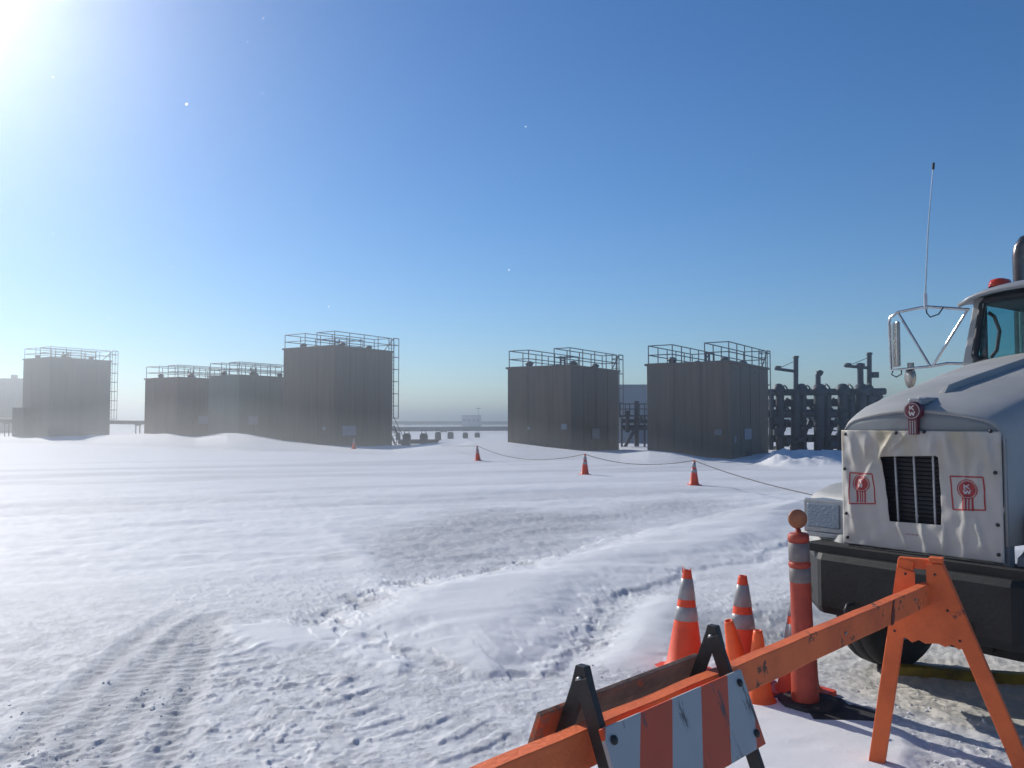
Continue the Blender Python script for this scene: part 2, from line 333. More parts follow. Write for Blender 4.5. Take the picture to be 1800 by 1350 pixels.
def poly_sd(x, y, pts):
    """signed distance to a polygon, positive inside"""
    d = np.full(x.shape, 1e9); ins = np.zeros(x.shape, bool); n = len(pts)
    for i in range(n):
        ax, ay = pts[i]; bx, by = pts[(i + 1) % n]; ex, ey = bx - ax, by - ay
        t = np.clip(((x - ax) * ex + (y - ay) * ey) / (ex * ex + ey * ey), 0, 1)
        d = np.minimum(d, np.hypot(x - ax - t * ex, y - ay - t * ey))
        c = ((ay > y) != (by > y)) & (x < ex * (y - ay) / (by - ay + 1e-12) + ax); ins ^= c
    return np.where(ins, d, -d)
def line_d(x, y, pts):
    """distance to a polyline and the length along it"""
    d = np.full(x.shape, 1e9); s = np.zeros(x.shape); acc = 0
    for (ax, ay), (bx, by) in zip(pts[:-1], pts[1:]):
        ex, ey = bx - ax, by - ay; l = math.hypot(ex, ey)
        t = np.clip(((x - ax) * ex + (y - ay) * ey) / (l * l), 0, 1)
        q = np.hypot(x - ax - t * ex, y - ay - t * ey); s = np.where(q < d, acc + t * l, s); d = np.minimum(d, q); acc += l
    return d, s
def gp(*px): return [tuple(on_ground(u, v)[:2]) for u, v in px]

DRIFT = gp((560, 1112), (600, 1075), (660, 1040), (760, 1020), (850, 1005), (920, 985), (1000, 967), (1150, 930), (1300, 897), (1430, 878), (1440, 925), (1330, 985), (1210, 1005), (1090, 1050), (1035, 1120), (965, 1183), (860, 1192), (740, 1172), (650, 1142))
SHELF = gp((370, 1100), (560, 1090), (640, 1120), (760, 1165), (700, 1185), (560, 1140), (430, 1150))
CONE_DRIFT = gp((1105, 1165), (1145, 1105), (1178, 1060))
FORE = gp((900, 1345), (1000, 1275), (1180, 1185), (1330, 1222), (1420, 1240), (1545, 1262), (1620, 1300), (1640, 1420), (800, 1420))
PATCH = gp((590, 950), (700, 905), (860, 890), (1000, 895), (1200, 878), (1290, 890), (1150, 925), (1000, 962), (850, 998), (700, 1022), (640, 1035), (610, 990))
CHURN = gp((1415, 1150), (1480, 1130), (1580, 1130), (1800, 1150), (2000, 1200), (2000, 1330), (1800, 1330), (1640, 1280), (1500, 1245), (1430, 1225))
EDGE = gp((555, 1112), (590, 1078), (650, 1046), (720, 1028), (800, 1014), (880, 1000), (960, 980))
SCARP = gp((880, 1196), (930, 1176), (965, 1150), (1000, 1132), (1050, 1118), (1085, 1098))
ARC = gp((560, 930), (600, 945), (630, 975), (655, 1020), (668, 1045))
RUTS = [gp((60, 1400), (180, 1240), (300, 1120), (350, 1080)), gp((150, 1400), (240, 1240), (330, 1120), (365, 1085)), gp((265, 1400), (315, 1240), (360, 1120), (380, 1085)), gp((20, 1330), (140, 1210), (260, 1110), (330, 1070))]
LUG = gp((330, 1120), (480, 1180), (600, 1230), (730, 1270), (900, 1330), (1050, 1400))
CREST = [(-300, 768), (0, 766), (60, 768), (190, 764), (250, 762), (300, 762), (345, 767), (400, 760), (440, 763), (500, 774), (560, 782), (620, 786), (690, 787), (760, 779), (830, 775), (900, 778), (960, 786), (1020, 793), (1090, 797), (1140, 792), (1180, 796), (1240, 809), (1300, 815), (1350, 818), (1500, 818), (1900, 818)]
_ct = np.array([(u - 900) / FPX for u, _ in CREST]); _cv = np.array([v for _, v in CREST])
def crest(x, y):
    """height of the long drift in front of the tank row and how far (y) it lies"""
    t = x / np.maximum(y, 0.1)
    yc = 50.4 / (1 + 0.65 * t) - 3.0
    h = EYE - (np.interp(t, _ct, _cv) - 743) * yc / FPX
    return h, yc, t
def height(x, y, rough=True):
    r = np.hypot(x, y)
    z = 0.10 * (fbm(x * 0.05, y * 0.05, 3, 3) - 0.5) * sstep(r, 8, 30)
    # wind-packed streaks over the lot
    wx = x * 0.92 + y * 0.39; wy = -x * 0.39 + y * 0.92
    st = fbm(wx * 0.10, wy * 0.55, 11, 4); z = z + 0.09 * (st - 0.5) * sstep(r, 9, 20)
    z = z + 0.05 * (fbm(wx * 0.5, wy * 1.6, 14, 3) - 0.5) * sstep(r, 5, 12)
    pack = 0.38 * sstep(st, 0.62, 0.36) * sstep(r, 10, 18) * (1 - sstep(r, 34, 44))
    # the long drift in front of the tanks
    h, yc, t = crest(x, y)
    k = np.where(y < yc, sstep(y, yc - 11, yc), 1 - sstep(y, yc, yc + 9) * (t > -0.62)); k = np.where(y > 0.5, k, 0)
    k = k * (1 - sstep(np.abs(t), 1.2, 2.0))
    z = z * (1 - k) + k * h
    pack = pack * (1 - k)
    # lumpy ploughed mound beyond the right-hand tanks
    q = np.exp(-((y - 39.5 - (x - 13.5) * 0.1) / 2.2) ** 2) * sstep(x, 11.7, 12.6) * (1 - sstep(x, 24, 30))
    z = z + q * (0.46 + 0.7 * (fbm(x * 0.9, y * 0.9, 31, 4) - 0.5) + 0.45 * (np.abs(vnoise(x * 2.3, y * 2.3, 37) - 0.5)))
    # smooth drift band with a broken edge
    wob = 0.35 * (fbm(x * 0.9, y * 0.9, 21, 4) - 0.5) + 0.22 * (fbm(x * 4.0 + y, y * 3.0, 22, 3) - 0.5) * (r < 14)
    sd = poly_sd(x, y, DRIFT) + wob
    dr = sstep(sd, -0.02, 0.10) * 0.028 + sstep(sd, 0.0, 0.9) * 0.09
    near = sstep(r, 2, 4)
    z = z + dr
    scal = sstep(sd, -0.35, 0.0) * (1 - sstep(sd, 0.1, 0.7)) * (r < 13)
    z = z - 0.013 * scal * sstep(fbm(x * 3.5 + y * 1.5, y * 2.2 - x, 23, 4), 0.50, 0.58)
    sd2 = poly_sd(x, y, SHELF) + 0.55 * (fbm(x * 2, y * 2, 24, 4, 0.6) - 0.5); z = z + 0.026 * sstep(sd2, 0, 0.22)
    d3, s3 = line_d(x, y, CONE_DRIFT); d3 = d3 + 0.10 * (fbm(x * 3, y * 3, 25, 2) - 0.5); sd3 = 0.34 - d3; z = z + 0.055 * np.exp(-(np.maximum(d3, 0) / 0.26) ** 2)
    sd4 = poly_sd(x, y, FORE) + 0.3 * (fbm(x * 2, y * 2, 26, 3) - 0.5); fore = sstep(sd4, -0.05, 0.15); z = z + 0.03 * fore
    fresh = np.clip(sstep(sd, 0, 0.3) + sstep(sd2, 0, 0.15) + sstep(sd3, 0, 0.2) + fore, 0, 1)
    pk = sstep(poly_sd(x, y, PATCH) + 2.4 * (fbm(x * 0.6, y * 0.6, 27, 5, 0.6) - 0.5), -0.8, 1.4)
    pack = np.maximum(pack, pk * 0.78)
    # lowered, cleared ground round the truck
    lx = (x - 2.496) * 0.588 - (y - 5.1) * 0.809; ly = (x - 2.496) * 0.809 + (y - 5.1) * 0.588
    dip = sstep(ly, -0.3, 1.0) * (1 - sstep(ly, 8, 11)) * (1 - sstep(np.abs(lx), 1.5, 2.6)); z = z - 0.16 * dip
    dirt = 0.68 * np.maximum(sstep(poly_sd(x, y, CHURN) + 0.5 * (fbm(x * 2, y * 2, 41, 3) - 0.5), -0.1, 0.5), dip * 0.8)
    if rough:
        rz = (1 - sstep(r, 6.5, 12)) * (1 - fresh * 0.93)
        rz2 = rz * (0.25 + 0.75 * sstep(fbm(x * 0.55, y * 0.55, 50, 3), 0.42, 0.58))
        n = fbm(x * 7, y * 7, 51, 4, 0.6); z = z + rz * 0.015 * (n - 0.5) + rz * 0.008 * (fbm(x * 24, y * 24, 57, 2) - 0.5)
        cl = fbm(x * 14, y * 14, 55, 2); z = z + rz2 * 0.011 * sstep(cl, 0.58, 0.76)
        z = z - rz2 * 0.008 * sstep(fbm(x * 5, y * 5, 58, 3), 0.58, 0.7)
        z = z + (1 - sstep(r, 18, 30)) * (1 - fresh) * sstep(r, 9, 11) * 0.03 * (fbm(x * 3.5, y * 3.5, 61, 3) - 0.5)
        z = z + pk * 0.035 * (fbm(x * 5, y * 5, 63, 3, 0.7) - 0.5)
        pack = np.maximum(pack, rz * (0.30 + 0.35 * sstep(n, 0.45, 0.6)))
        # smooth windblown skin inside the drift: soft ripples
        z = z + fresh * 0.02 * (fbm(wx * 1.2, wy * 3.0, 66, 3) - 0.5) * near
        for i, rt in enumerate(RUTS):
            d, s = line_d(x, y, rt); g = np.exp(-(d / 0.09) ** 2) * (1 - sstep(r, 7.5, 9))
            z = z - 0.014 * g + 0.006 * np.exp(-((d - 0.17) / 0.06) ** 2) * (r < 8.5)
            z = z + 0.005 * g * np.sin(s * 55 + i + 4 * fbm(x * 5, y * 5, 72, 2)) * sstep(fbm(x * 2, y * 2, 74, 2), 0.3, 0.6)
            pack = np.maximum(pack, 0.9 * np.exp(-(d / 0.16) ** 2) * (1 - sstep(r, 7.5, 9)))
        d, s = line_d(x, y, LUG); g = sstep(d, 0.42, 0.22) * (r < 8)
        saw = np.sin(s * 26 + 6 * np.abs(d) + 2.2 * fbm(x * 2, y * 2, 71, 2)); z = z + g * 0.013 * sstep(saw, -0.1, 0.8) * sstep(fbm(x * 4.5, y * 4.5, 73, 3), 0.42, 0.6)
        d, s = line_d(x, y, EDGE); g = np.exp(-(d / 0.34) ** 2) * sstep(s, 0.0, 0.4) * (1 - sstep(s, 5.5, 7.5))
        pit = sstep(fbm(x * 4.2 + y * 2.0, y * 1.7 - x * 0.6, 81, 5, 0.65), 0.44, 0.60); z = z - g * 0.028 * pit + g * 0.020 * (fbm(x * 9, y * 9, 83, 3) - 0.5); pack = np.maximum(pack, g * 0.9 * pit)
        d, s = line_d(x, y, SCARP); dd = d + 0.16 * (fbm(x * 3, y * 3, 85, 3) - 0.5); z = z - 0.022 * np.exp(-(dd / 0.13) ** 2) * sstep(s, 0.05, 0.5) * (1 - sstep(s, 1.5, 2.2))
        d, s = line_d(x, y, ARC); g = np.exp(-(d / 0.22) ** 2); z = z + 0.02 * g; pack = pack * (1 - 0.8 * g)
        z = z + dirt * 0.06 * (fbm(x * 6, y * 6, 75, 4, 0.65) - 0.5) + dirt * 0.03 * sstep(np.sin((x * 0.8 + y * 0.6) * 24 + 3 * fbm(x * 3, y * 3, 77, 2)), 0.2, 0.8) * (1 - dip)
    return z, np.clip(pack, 0, 1), np.clip(dirt, 0, 1)
def gz(x, y):
    z, _, _ = height(np.array([float(x)]), np.array([float(y)]), False); return float(z[0])

az = np.concatenate([np.linspace(-180, -56, 70, endpoint=False), np.linspace(-56, -40, 60, endpoint=False), np.linspace(-40, 40, 1120, endpoint=False), np.linspace(40, 56, 60, endpoint=False), np.linspace(56, 180, 70, endpoint=False)])
rad = [0.25]
while rad[-1] < 1500:
    r_ = rad[-1]
    rad.append(r_ + (0.25 if r_ < 3.2 else min(max(0.006, r_ * r_ / 1444 * 0.8), 0.35 if r_ < 60 else 0.10 * r_)))
rad = np.array(rad)
A, Rr = np.meshgrid(np.radians(az), rad)
X = Rr * np.sin(A); Y = Rr * np.cos(A)
Z, PK, DT = height(X.ravel(), Y.ravel())
nr, na = X.shape
co = np.stack([X.ravel(), Y.ravel(), Z], 1)
co = np.vstack([co, [[0, 0, 0]]]); PK = np.append(PK, 0); DT = np.append(DT, 0)
i, j = np.meshgrid(np.arange(nr - 1), np.arange(na), indexing='ij')
jn = (j + 1) % na
quads = np.stack([i * na + j, i * na + jn, (i + 1) * na + jn, (i + 1) * na + j], -1).reshape(-1, 4)[:, ::-1]
tri = np.stack([np.full(na, nr * na), (np.arange(na) + 1) % na, np.arange(na)], -1)
me = bpy.data.meshes.new('snow_ground')
me.vertices.add(len(co)); me.vertices.foreach_set('co', co.ravel())
me.loops.add(quads.size + tri.size); me.polygons.add(len(quads) + len(tri))
me.loops.foreach_set('vertex_index', np.concatenate([quads.ravel(), tri.ravel()]).astype(np.int32))
me.polygons.foreach_set('loop_start', np.concatenate([np.arange(len(quads)) * 4, quads.size + np.arange(len(tri)) * 3]).astype(np.int32))
me.polygons.foreach_set('use_smooth', np.ones(len(quads) + len(tri), bool))
me.update(calc_edges=True); me.validate()
for nm, arr in (('pack', PK), ('dirt', DT)):
    at_ = me.attributes.new(nm, 'FLOAT', 'POINT'); at_.data.foreach_set('value', arr.astype(np.float32))
me.materials.append(M['snow'])
ground = bpy.data.objects.new('snow_ground', me); col.objects.link(ground); tag(ground, 'windblown snow covering the whole yard', 'snow', kind='structure')

# ------------------------------------------------------------------ tanks
LG = Vector((math.sin(R(33)), math.cos(R(33)), 0)); SH = Vector((-LG.y, LG.x, 0))
def row_depth(u): return 50.4 / (1 + 0.65 * (u - 900) / FPX)
def rail_mesh(L_, y0, W_, top, step=1.45):
    """guard rail round the roof in tank coordinates: x along the long side, y along the short side"""
    mb = MB(); e = 0.08; r = 0.030
    c = [(e, y0 + e), (L_ - e, y0 + e), (L_ - e, W_ - e), (e, W_ - e)]
    for a, b in zip(c, c[1:] + c[:1]):
        a = Vector((*a, 0)); b = Vector((*b, 0)); n = max(1, round((b - a).length / step))
        for zz in (0.55, 1.07): mb.tube([a + Vector((0, 0, top + zz)), b + Vector((0, 0, top + zz))], r, 6)
        mb.tube([a + Vector((0, 0, top + 0.08)), b + Vector((0, 0, top + 0.08))], 0.02, 5)
        for q in range(n):
            p = a.lerp(b, q / n); mb.tube([p + Vector((0, 0, top)), p + Vector((0, 0, top + 1.08))], r, 6)
    return mb
def tank(name_mat, label, uN, vN, uL, uR=None, ra=None, rb=None, ladder=False, signs=(), L_=6.3, hatches=((0.12, 0.75), (0.3, 0.2), (0.75, 0.2), (0.6, 0.7)), low_ladder=False, group=None):
    Zd = row_depth(uN); Np = at(uN, vN, Zd)
    tL = (uL - 900) / FPX; wL = (Np.x - tL * Np.y) / (0.8387 + 0.5446 * tL)
    if uR is not None:
        tR = (uR - 900) / FPX; L_ = (tR * Np.y - Np.x) / (0.5446 - 0.8387 * tR)
    W_ = max(1.2, wL)
    t = thing('storage_tank', label, 'tank', (Np.x, Np.y, 0), math.atan2(LG.y, LG.x), group)
    top = Np.z; base = -0.7
    # shell with rounded corners
    rc = 0.05; prof = []
    for cx, cy, a0 in ((L_ - rc, rc, -90), (L_ - rc, W_ - rc, 0), (rc, W_ - rc, 90), (rc, rc, 180)):
        for q in range(5): prof.append((cx + rc * math.cos(R(a0 + q * 22.5)), cy + rc * math.sin(R(a0 + q * 22.5))))
    mb = MB(); n = len(prof)
    lv = [base, 0.9, 2.2, 3.4, top - 0.02, top]; offs = [0, 0, 0, 0, 0, -0.03]
    cxm, cym = L_ / 2, W_ / 2
    for k, (zz, of) in enumerate(zip(lv, offs)):
        mb.v += [(cxm + (x - cxm) * (1 + of / L_), cym + (y - cym) * (1 + of / W_), zz) for x, y in prof]
    for k in range(len(lv) - 1):
        for q in range(n): mb.f.append((k * n + q, k * n + (q + 1) % n, (k + 1) * n + (q + 1) % n, (k + 1) * n + q)); mb.sm.append(False)
    mb.f.append(tuple(range((len(lv) - 1) * n, len(lv) * n))); mb.sm.append(False)
    mb.build('shell', M[name_mat], t)
    # vertical seams and a roof rim standing proud of the shell
    mb = MB(); nL = max(3, round(L_ / 1.55))
    for q in range(1, nL): mb.box((L_ * q / nL, -0.012, (top + base) / 2), (0.05, 0.03, top - base - 0.1))
    
    nW = max(2, round(W_ / 1.55))
    for q in range(1, nW): mb.box((-0.012, W_ * q / nW, (top + base) / 2), (0.03, 0.05, top - base - 0.1))
    for zz in (1.55, 3.05, 4.6):
        if zz < top - 0.5: mb.box((L_ / 2, -0.008, zz), (L_ - 0.12, 0.02, 0.035)); mb.box((-0.008, W_ / 2, zz), (0.02, W_ - 0.12, 0.035))
    for q in range(1, nL + 1):
        if q % 2: mb.box((L_ * (q - 0.5) / nL, -0.02, top - 0.35), (0.10, 0.05, 0.10))
    mb.build('seam', M[name_mat], t)
    mb = MB(); e = 0.05
    for a, b in (((-e, -e), (L_ + e, -e)), ((-e, W_ + e), (L_ + e, W_ + e))): mb.beam((a[0], a[1], top + 0.015), (b[0], b[1], top + 0.015), 0.10, 0.12)
    for x in (-e, L_ + e): mb.beam((x, 0, top + 0.013), (x, W_, top + 0.013), 0.098, 0.116)
    mb.build('roof_rim', M[name_mat], t)
    along = lambda u: (Np.x - (u - 900) / FPX * Np.y) / (0.8387 + 0.5446 * (u - 900) / FPX)
    rail_mesh(L_, 0, along(ra), top).build('guard_rail', M['rail'], t)
    rail_mesh(L_, along(rb), W_, top).build('guard_rail', M['rail'], t)
    for fx, fy in hatches:
        mb = MB().lathe([(0, 0.0), (0.2, 0), (0.2, 0.22), (0.26, 0.22), (0.26, 0.3), (0.12, 0.42), (0, 0.42)], (L_ * fx, W_ * fy, top + 0.03), 12)
        mb.build('roof_vent', M['rail'], t)
    mb = MB()
    for q in (0.42, 0.5): mb.tube([(L_ * q, W_ * 0.5, top), (L_ * q, W_ * 0.5, top + 0.85)], 0.07, 7)
    mb.tube([(L_ * 0.42, W_ * 0.5, top + 0.6), (L_ * 0.5, W_ * 0.5, top + 0.6)], 0.05, 6)
    mb.build('roof_piping', M['rail'], t)
    if ladder:
        mb = MB(); x0 = L_ + 0.1; x1 = L_ + 0.75; lo = 2.1; hi = top + 1.1
        for x in (x0 + 0.05, x1):
            for y in (0.05, 0.55): mb.tube([(x, y, lo), (x, y, hi)], 0.03, 6)
        zz = lo
        while zz < hi:
            mb.tube([(x0 + 0.05, 0.05, zz), (x0 + 0.05, 0.55, zz)], 0.02, 5); zz += 0.32
        zz = lo
        while zz < hi + 0.05:
            mb.tube([(x0 + 0.05, 0.05, zz), (x1, 0.05, zz), (x1, 0.55, zz), (x0 + 0.05, 0.55, zz)], 0.032, 6); zz += 0.95
        mb.tube([(x1, 0.05, hi), (x1 - 0.6, 0.05, hi), (L_ - 0.9, 0.05, top + 0.1)], 0.04, 6)
        mb.build('caged_ladder', M['rail'], t)
    if low_ladder:
        mb = MB()
        for y in (0.0, 0.7): mb.beam((L_ + 0.15, y, 1.5), (L_ + 1.3, y, -0.2), 0.05, 0.16); mb.tube([(L_ + 0.15, y, 2.2), (L_ + 1.3, y, 0.6), (L_ + 1.3, y, -0.2)], 0.025, 6)
        for q in range(7): mb.box((L_ + 0.15 + 1.15 * q / 7, 0.35, 1.45 - 1.7 * q / 7), (0.2, 0.66, 0.03))
        mb.build('stair', M['rail'], t)
    for u, v, w, h, mk, lbl in signs:
        ts = (u - 900) / FPX
        if u > uN: q = (ts * Np.y - Np.x) / (0.5446 - 0.8387 * ts); P_ = Np + LG * q; ww = w * P_.y / FPX / max(0.2, abs(LG.x - ts * LG.y))
        else: q = (Np.x - ts * Np.y) / (0.8387 + 0.5446 * ts); P_ = Np + SH * q; ww = w * P_.y / FPX / max(0.2, abs(SH.x - ts * SH.y))
        zc = at(u, v, P_.y).z; hh = h * P_.y / FPX
        if u > uN: b = MB().box((q, -0.035, zc), (ww, 0.04, hh))
        else: b = MB().box((-0.035, q, zc), (0.04, ww, hh))
        b.build(lbl, M[mk], t)
    return t
G = 'rectangular storage tanks in a row'
tank('tank_grey', 'leftmost tall grey tank of the row with caged ladder on its right edge', 88, 628.5, 39, 194, ra=66, rb=60, ladder=True, group=G)
tank('tank_rust', 'reddish brown low tank with small pale placard, left of the green tank', 312, 664, 254, ra=292, rb=278, signs=((357, 738, 17, 14, 'sign', 'placard'),), group=G)
tank('tank_green', 'green grey low tank with pale placard, partly behind the tallest tank', 420, 660, 366, ra=400, rb=388, signs=((445, 739, 17, 15, 'sign', 'placard'),), group=G)
tank('tank_brown', 'tallest dark tank in the middle with caged ladder and blue grey placard', 588, 608, 497, 690, ra=553, rb=535, ladder=True, low_ladder=True, signs=((614, 757, 24, 17, 'sign', 'placard'), (571, 753, 5, 6, 'sign', 'sticker')), group=G)
tank('tank_brown', 'dark tank with rail and two placards, left of the small grey building', 1003, 643, 892, 1088, ra=971, rb=930, signs=((930, 753, 4, 5, 'sign', 'sticker'), (992, 750, 10, 10, 'sign', 'placard'), (1046, 762, 13, 18, 'sign_grey', 'placard')), ladder=True, group=G)
tank('tank_brown', 'rightmost nearest dark tank next to the pipe manifold with pale tall placard', 1283, 636, 1137, 1350, ra=1236, rb=1184, signs=((1262, 760, 13, 10, 'sign_grey', 'placard'), (1313, 763, 12, 19, 'sign', 'placard'), (1290, 773, 4, 12, 'sign_grey', 'sticker'), (1315, 803, 8, 22, 'pipe', 'access_door')), ladder=True, group=G)
# low box at the foot of the left tank
p = at(34, 718, 80)
b = MB().box((0, 0, -1), (1.2, 3.0, 2 * 1 + (p.z - 0.0) * 1.0 + 0.0)); b = MB()
b.box((0, 1.0, (p.z - 1) / 2), (1.1, 2.4, p.z + 1)); b.box((0, 1.0, p.z + 0.04), (1.2, 2.5, 0.08))
tag(b.build('equipment_box', M['tank_grey'], None, 0.03, loc=(p.x, p.y, 0)), 'low grey equipment box against the left side of the leftmost tank', 'box')

# ------------------------------------------------------------------ pipe manifold at the right
def manifold():
    Y0 = 52.0; o = at(1450, 743, Y0); t = thing('pipe_manifold', 'dark steel pipe manifold with valves and davit posts behind the truck', 'pipework', (o.x, o.y, 0))
    def q(u, v, dy=0.0):
        p = at(u, v, Y0 + dy); return Vector((p.x - o.x, p.y - o.y, p.z))
    rnd = random.Random(3)
    mb = MB()
    mb.tube([q(1345, 690), q(1556, 688)], 0.22, 10); mb.tube([q(1345, 709, 0.6), q(1545, 707, 0.6)], 0.26, 10)
    mb.tube([q(1340, 727, 0.2), q(1530, 727, 0.2)], 0.28, 10); mb.tube([q(1340, 745, 0.9), q(1525, 745, 0.9)], 0.24, 10); mb.tube([q(1340, 771, 0.4), q(1500, 771, 0.4)], 0.24, 10)
    mb.tube([q(1538, 688), q(1549, 700)], 0.2, 8); mb.tube([q(1527, 709), q(1552, 684)], 0.12, 8)
    mb.build('header_pipe', M['pipe'], t)
    for u, r in ((1356, .16), (1371, .26), (1399, .3), (1412, .2), (1440, .34), (1456, .2), (1482, .32), (1497, .22), (1514, .34), (1529, .24)):
        mb = MB().tube([q(u, 684), q(u + rnd.uniform(-2, 2), 830)], r, 9); mb.build('riser_pipe', M['pipe'], t)
    for u, s in ((1369, 1.0), (1409, 1.0), (1440, 1.25), (1481, 1.2), (1514, 1.35)):
        mb = MB(); c = q(u, 686)
        mb.lathe([(0, -0.3), (0.38 * s, -0.3), (0.42 * s, -0.1), (0.42 * s, 0.05), (0.3 * s, 0.22), (0.22 * s, 0.36), (0.1 * s, 0.42), (0, 0.42)], c, 12)
        mb.lathe([(0.30 * s, -0.05), (0.36 * s, 0), (0.30 * s, 0.05), (0.25 * s, 0), (0.30 * s, -0.05)], c + Vector((0.42 * s, -0.1, 0.02)), 12, Matrix.Rotation(R(70), 3, 'Y'))
        mb.build('valve', M['pipe'], t)
    mb = MB()
    for u0, v0, u1, v1 in ((1360, 730, 1385, 700), (1388, 722, 1372, 700), (1415, 700, 1432, 726), (1448, 700, 1468, 726), (1466, 700, 1440, 730), (1495, 700, 1508, 725),
                           (1400, 740, 1420, 800), (1425, 735, 1402, 800), (1440, 740, 1465, 800), (1470, 735, 1445, 800), (1355, 740, 1380, 800), (1384, 742, 1360, 800), (1480, 740, 1500, 800)):
        mb.tube([q(u0, v0, rnd.uniform(-.3, .6)), q(u1, v1, rnd.uniform(-.3, .6))], rnd.uniform(.06, .13), 6)
    mb.build('brace', M['pipe'], t)
    mb = MB()
    for k in range(34):
        mb = MB(); u = rnd.uniform(1352, 1500); v = rnd.uniform(715, 790); mb.box(q(u, v, rnd.uniform(-.5, 1)), (rnd.uniform(.2, .7), rnd.uniform(.3, .6), rnd.uniform(.15, .5))); mb.build('valve_body', M['pipe'], t)
    for k in range(16):
        mb = MB(); u = rnd.uniform(1352, 1500); v = rnd.uniform(720, 785); mb.tube([q(u, v, -.3), q(u + rnd.uniform(8, 24), v + rnd.uniform(-3, 3), -.3)], rnd.uniform(.05, .1), 6); mb.build('small_pipe', M['pipe'], t)
    for us, top, arm_v, tip_u, tip_v, stay in ((1399, 628, 653, 1362, 648, 1370), (1528, 622, 647, 1484, 643, 1493)):
        mb = MB(); mb.tube([q(us, 690), q(us, top)], 0.16, 8); mb.tube([q(us, arm_v), q(tip_u, tip_v)], 0.10, 7)
        mb.tube([q(us, top + 6), q(stay, tip_v - 1)], 0.02, 5); mb.box(q(stay - 2, tip_v - 2), (0.3, 0.2, 0.2)); mb.lathe([(0.2, -0.05), (0.2, 0.08), (0, 0.08)], q(us, top), 8)
        mb.build('davit', M['pipe'], t)
    mb = MB(); mb.tube([q(1438, 690), q(1438, 658)], 0.17, 8); mb.tube([q(1438, 660), q(1438.5, 655.5), q(1441, 655), q(1445, 657)], [0.17, 0.18, 0.18, 0.18], 8); mb.build('vent_stack', M['pipe'], t)
    mb = MB(); mb.tube([q(1513, 690), q(1512, 642)], 0.2, 8); mb.lathe([(0, -0.1), (0.28, -0.1), (0.28, 0.1), (0, 0.16)], q(1512, 642), 10); mb.build('vent_stack', M['pipe'], t)
    mb = MB(); mb.box(q(1538, 659), (0.4, 0.3, 0.36)); mb.tube([q(1528, 659), q(1536, 659)], 0.05, 6); mb.build('floodlight', M['pipe'], t, 0.03)
manifold()

# stair platform and grey building between the two right-hand pairs
def platform():
    o = at(1113, 743, 60); t = thing('stair_platform', 'dark steel platform with stair and piping between the two right hand tank pairs', 'platform', (o.x, o.y, 0))
    def q(u, v, dy=0.0):
        p = at(u, v, 60 + dy); return Vector((p.x - o.x, p.y - o.y, p.z))
    mb = MB(); d = q(1113, 731); mb.box(d, (2.2, 1.6, 0.12)); mb.build('deck', M['pipe'], t)
    for dy in (-.7, .7):
        mb = MB()
        for v in (710, 719): mb.tube([q(1088, v, dy), q(1140, v, dy)], 0.04, 6)
        for u in (1090, 1099, 1107, 1116, 1124, 1133): mb.tube([q(u, 709, dy), q(u, 732, dy)], 0.04, 6)
        mb.build('guard_rail', M['pipe'], t)
    for u in (1093, 1133):
        for dy in (-.7, .7): mb = MB().tube([q(u, 731, dy), q(u, 800, dy)], 0.08, 6); mb.build('leg', M['pipe'], t)
    mb = MB()
    for dy in (-.4, .4): mb.beam(q(1096, 790, dy), q(1128, 733, dy), 0.07, 0.22)
    for k in range(9):
        a = q(1096, 790).lerp(q(1128, 733), k / 9); mb.box(a, (0.25, 0.8, 0.04))
    mb.build('stair', M['pipe'], t)
    mb = MB(); mb.tube([q(1090, 752, .3), q(1140, 752, .3)], 0.2, 8); mb.tube([q(1090, 740, .5), q(1140, 741, .5)], 0.15, 8); mb.tube([q(1119, 705, .4), q(1119, 795, .4)], 0.18, 8); mb.tube([q(1103, 722, 0), q(1103, 760, 0)], 0.16, 8); mb.build('piping', M['pipe'], t)
platform()
def building(name, label, mat, u0, u1, vt, Yd, depth=8.0, corner=None, roof='far_dark', extra=None):
    a = at(u0, vt, Yd); c = at(u1, vt, Yd); t = thing(name, label, 'building', ((a.x + c.x) / 2, Yd, 0)); w = c.x - a.x; h = a.z
    MB().box((0, depth / 2, h / 2 - 0.5), (w, depth, h + 1)).build('wall', M[mat], t, 0.02)
    rb = MB().box((0, depth / 2, h + 0.1), (w + 0.3, depth + 0.3, 0.2)); rb.build('roof', M[roof], t)
    mb = MB(); n = max(3, int(w / 1.2))
    for k in range(n + 1): mb.box((-w / 2 + w * k / n, -0.02, h / 2 - 0.5), (0.06, 0.04, h + 0.95))
    mb.build('cladding_rib', M[mat], t)
    if extra: extra(t, w, h)
    return t
building('metal_building', 'plain grey metal building seen between the two right hand tank pairs', 'clad', 1082, 1150, 680, 72, 6, roof='clad')
def vents(t, w, h):
    for x in (-w * 0.1, w * 0.25, w * 0.42): MB().box((x, 1, h + 0.5), (0.8, 0.8, 0.8)).build('roof_vent', M['clad_green'], t)
building('metal_building', 'big hazy green grey building at the left edge of the photo', 'clad_green', -220, 40, 667, 150, 25, roof='clad_green', extra=vents)
def windows(t, w, h):
    for k in range(4): MB().box((-w / 2 + w * (k + 0.5) / 4, -0.03, h * 0.62), (w * 0.12, 0.06, h * 0.2)).build('window', M['far_dark'], t)
building('cabin', 'small pale building far off on the horizon in the central gap', 'far_pale', 812, 845, 731, 300, 6, extra=windows)
p = at(841, 718, 305); b = MB().tube([(0, 0, 0), (0, 0, p.z)], 0.10, 6); b.box((0, 0, p.z), (1.6, 0.3, 0.35))
tag(b.build('light_mast', M['far_dark'], None, loc=(p.x, p.y, 0)), 'thin mast with crossbar behind the small far building', 'mast')

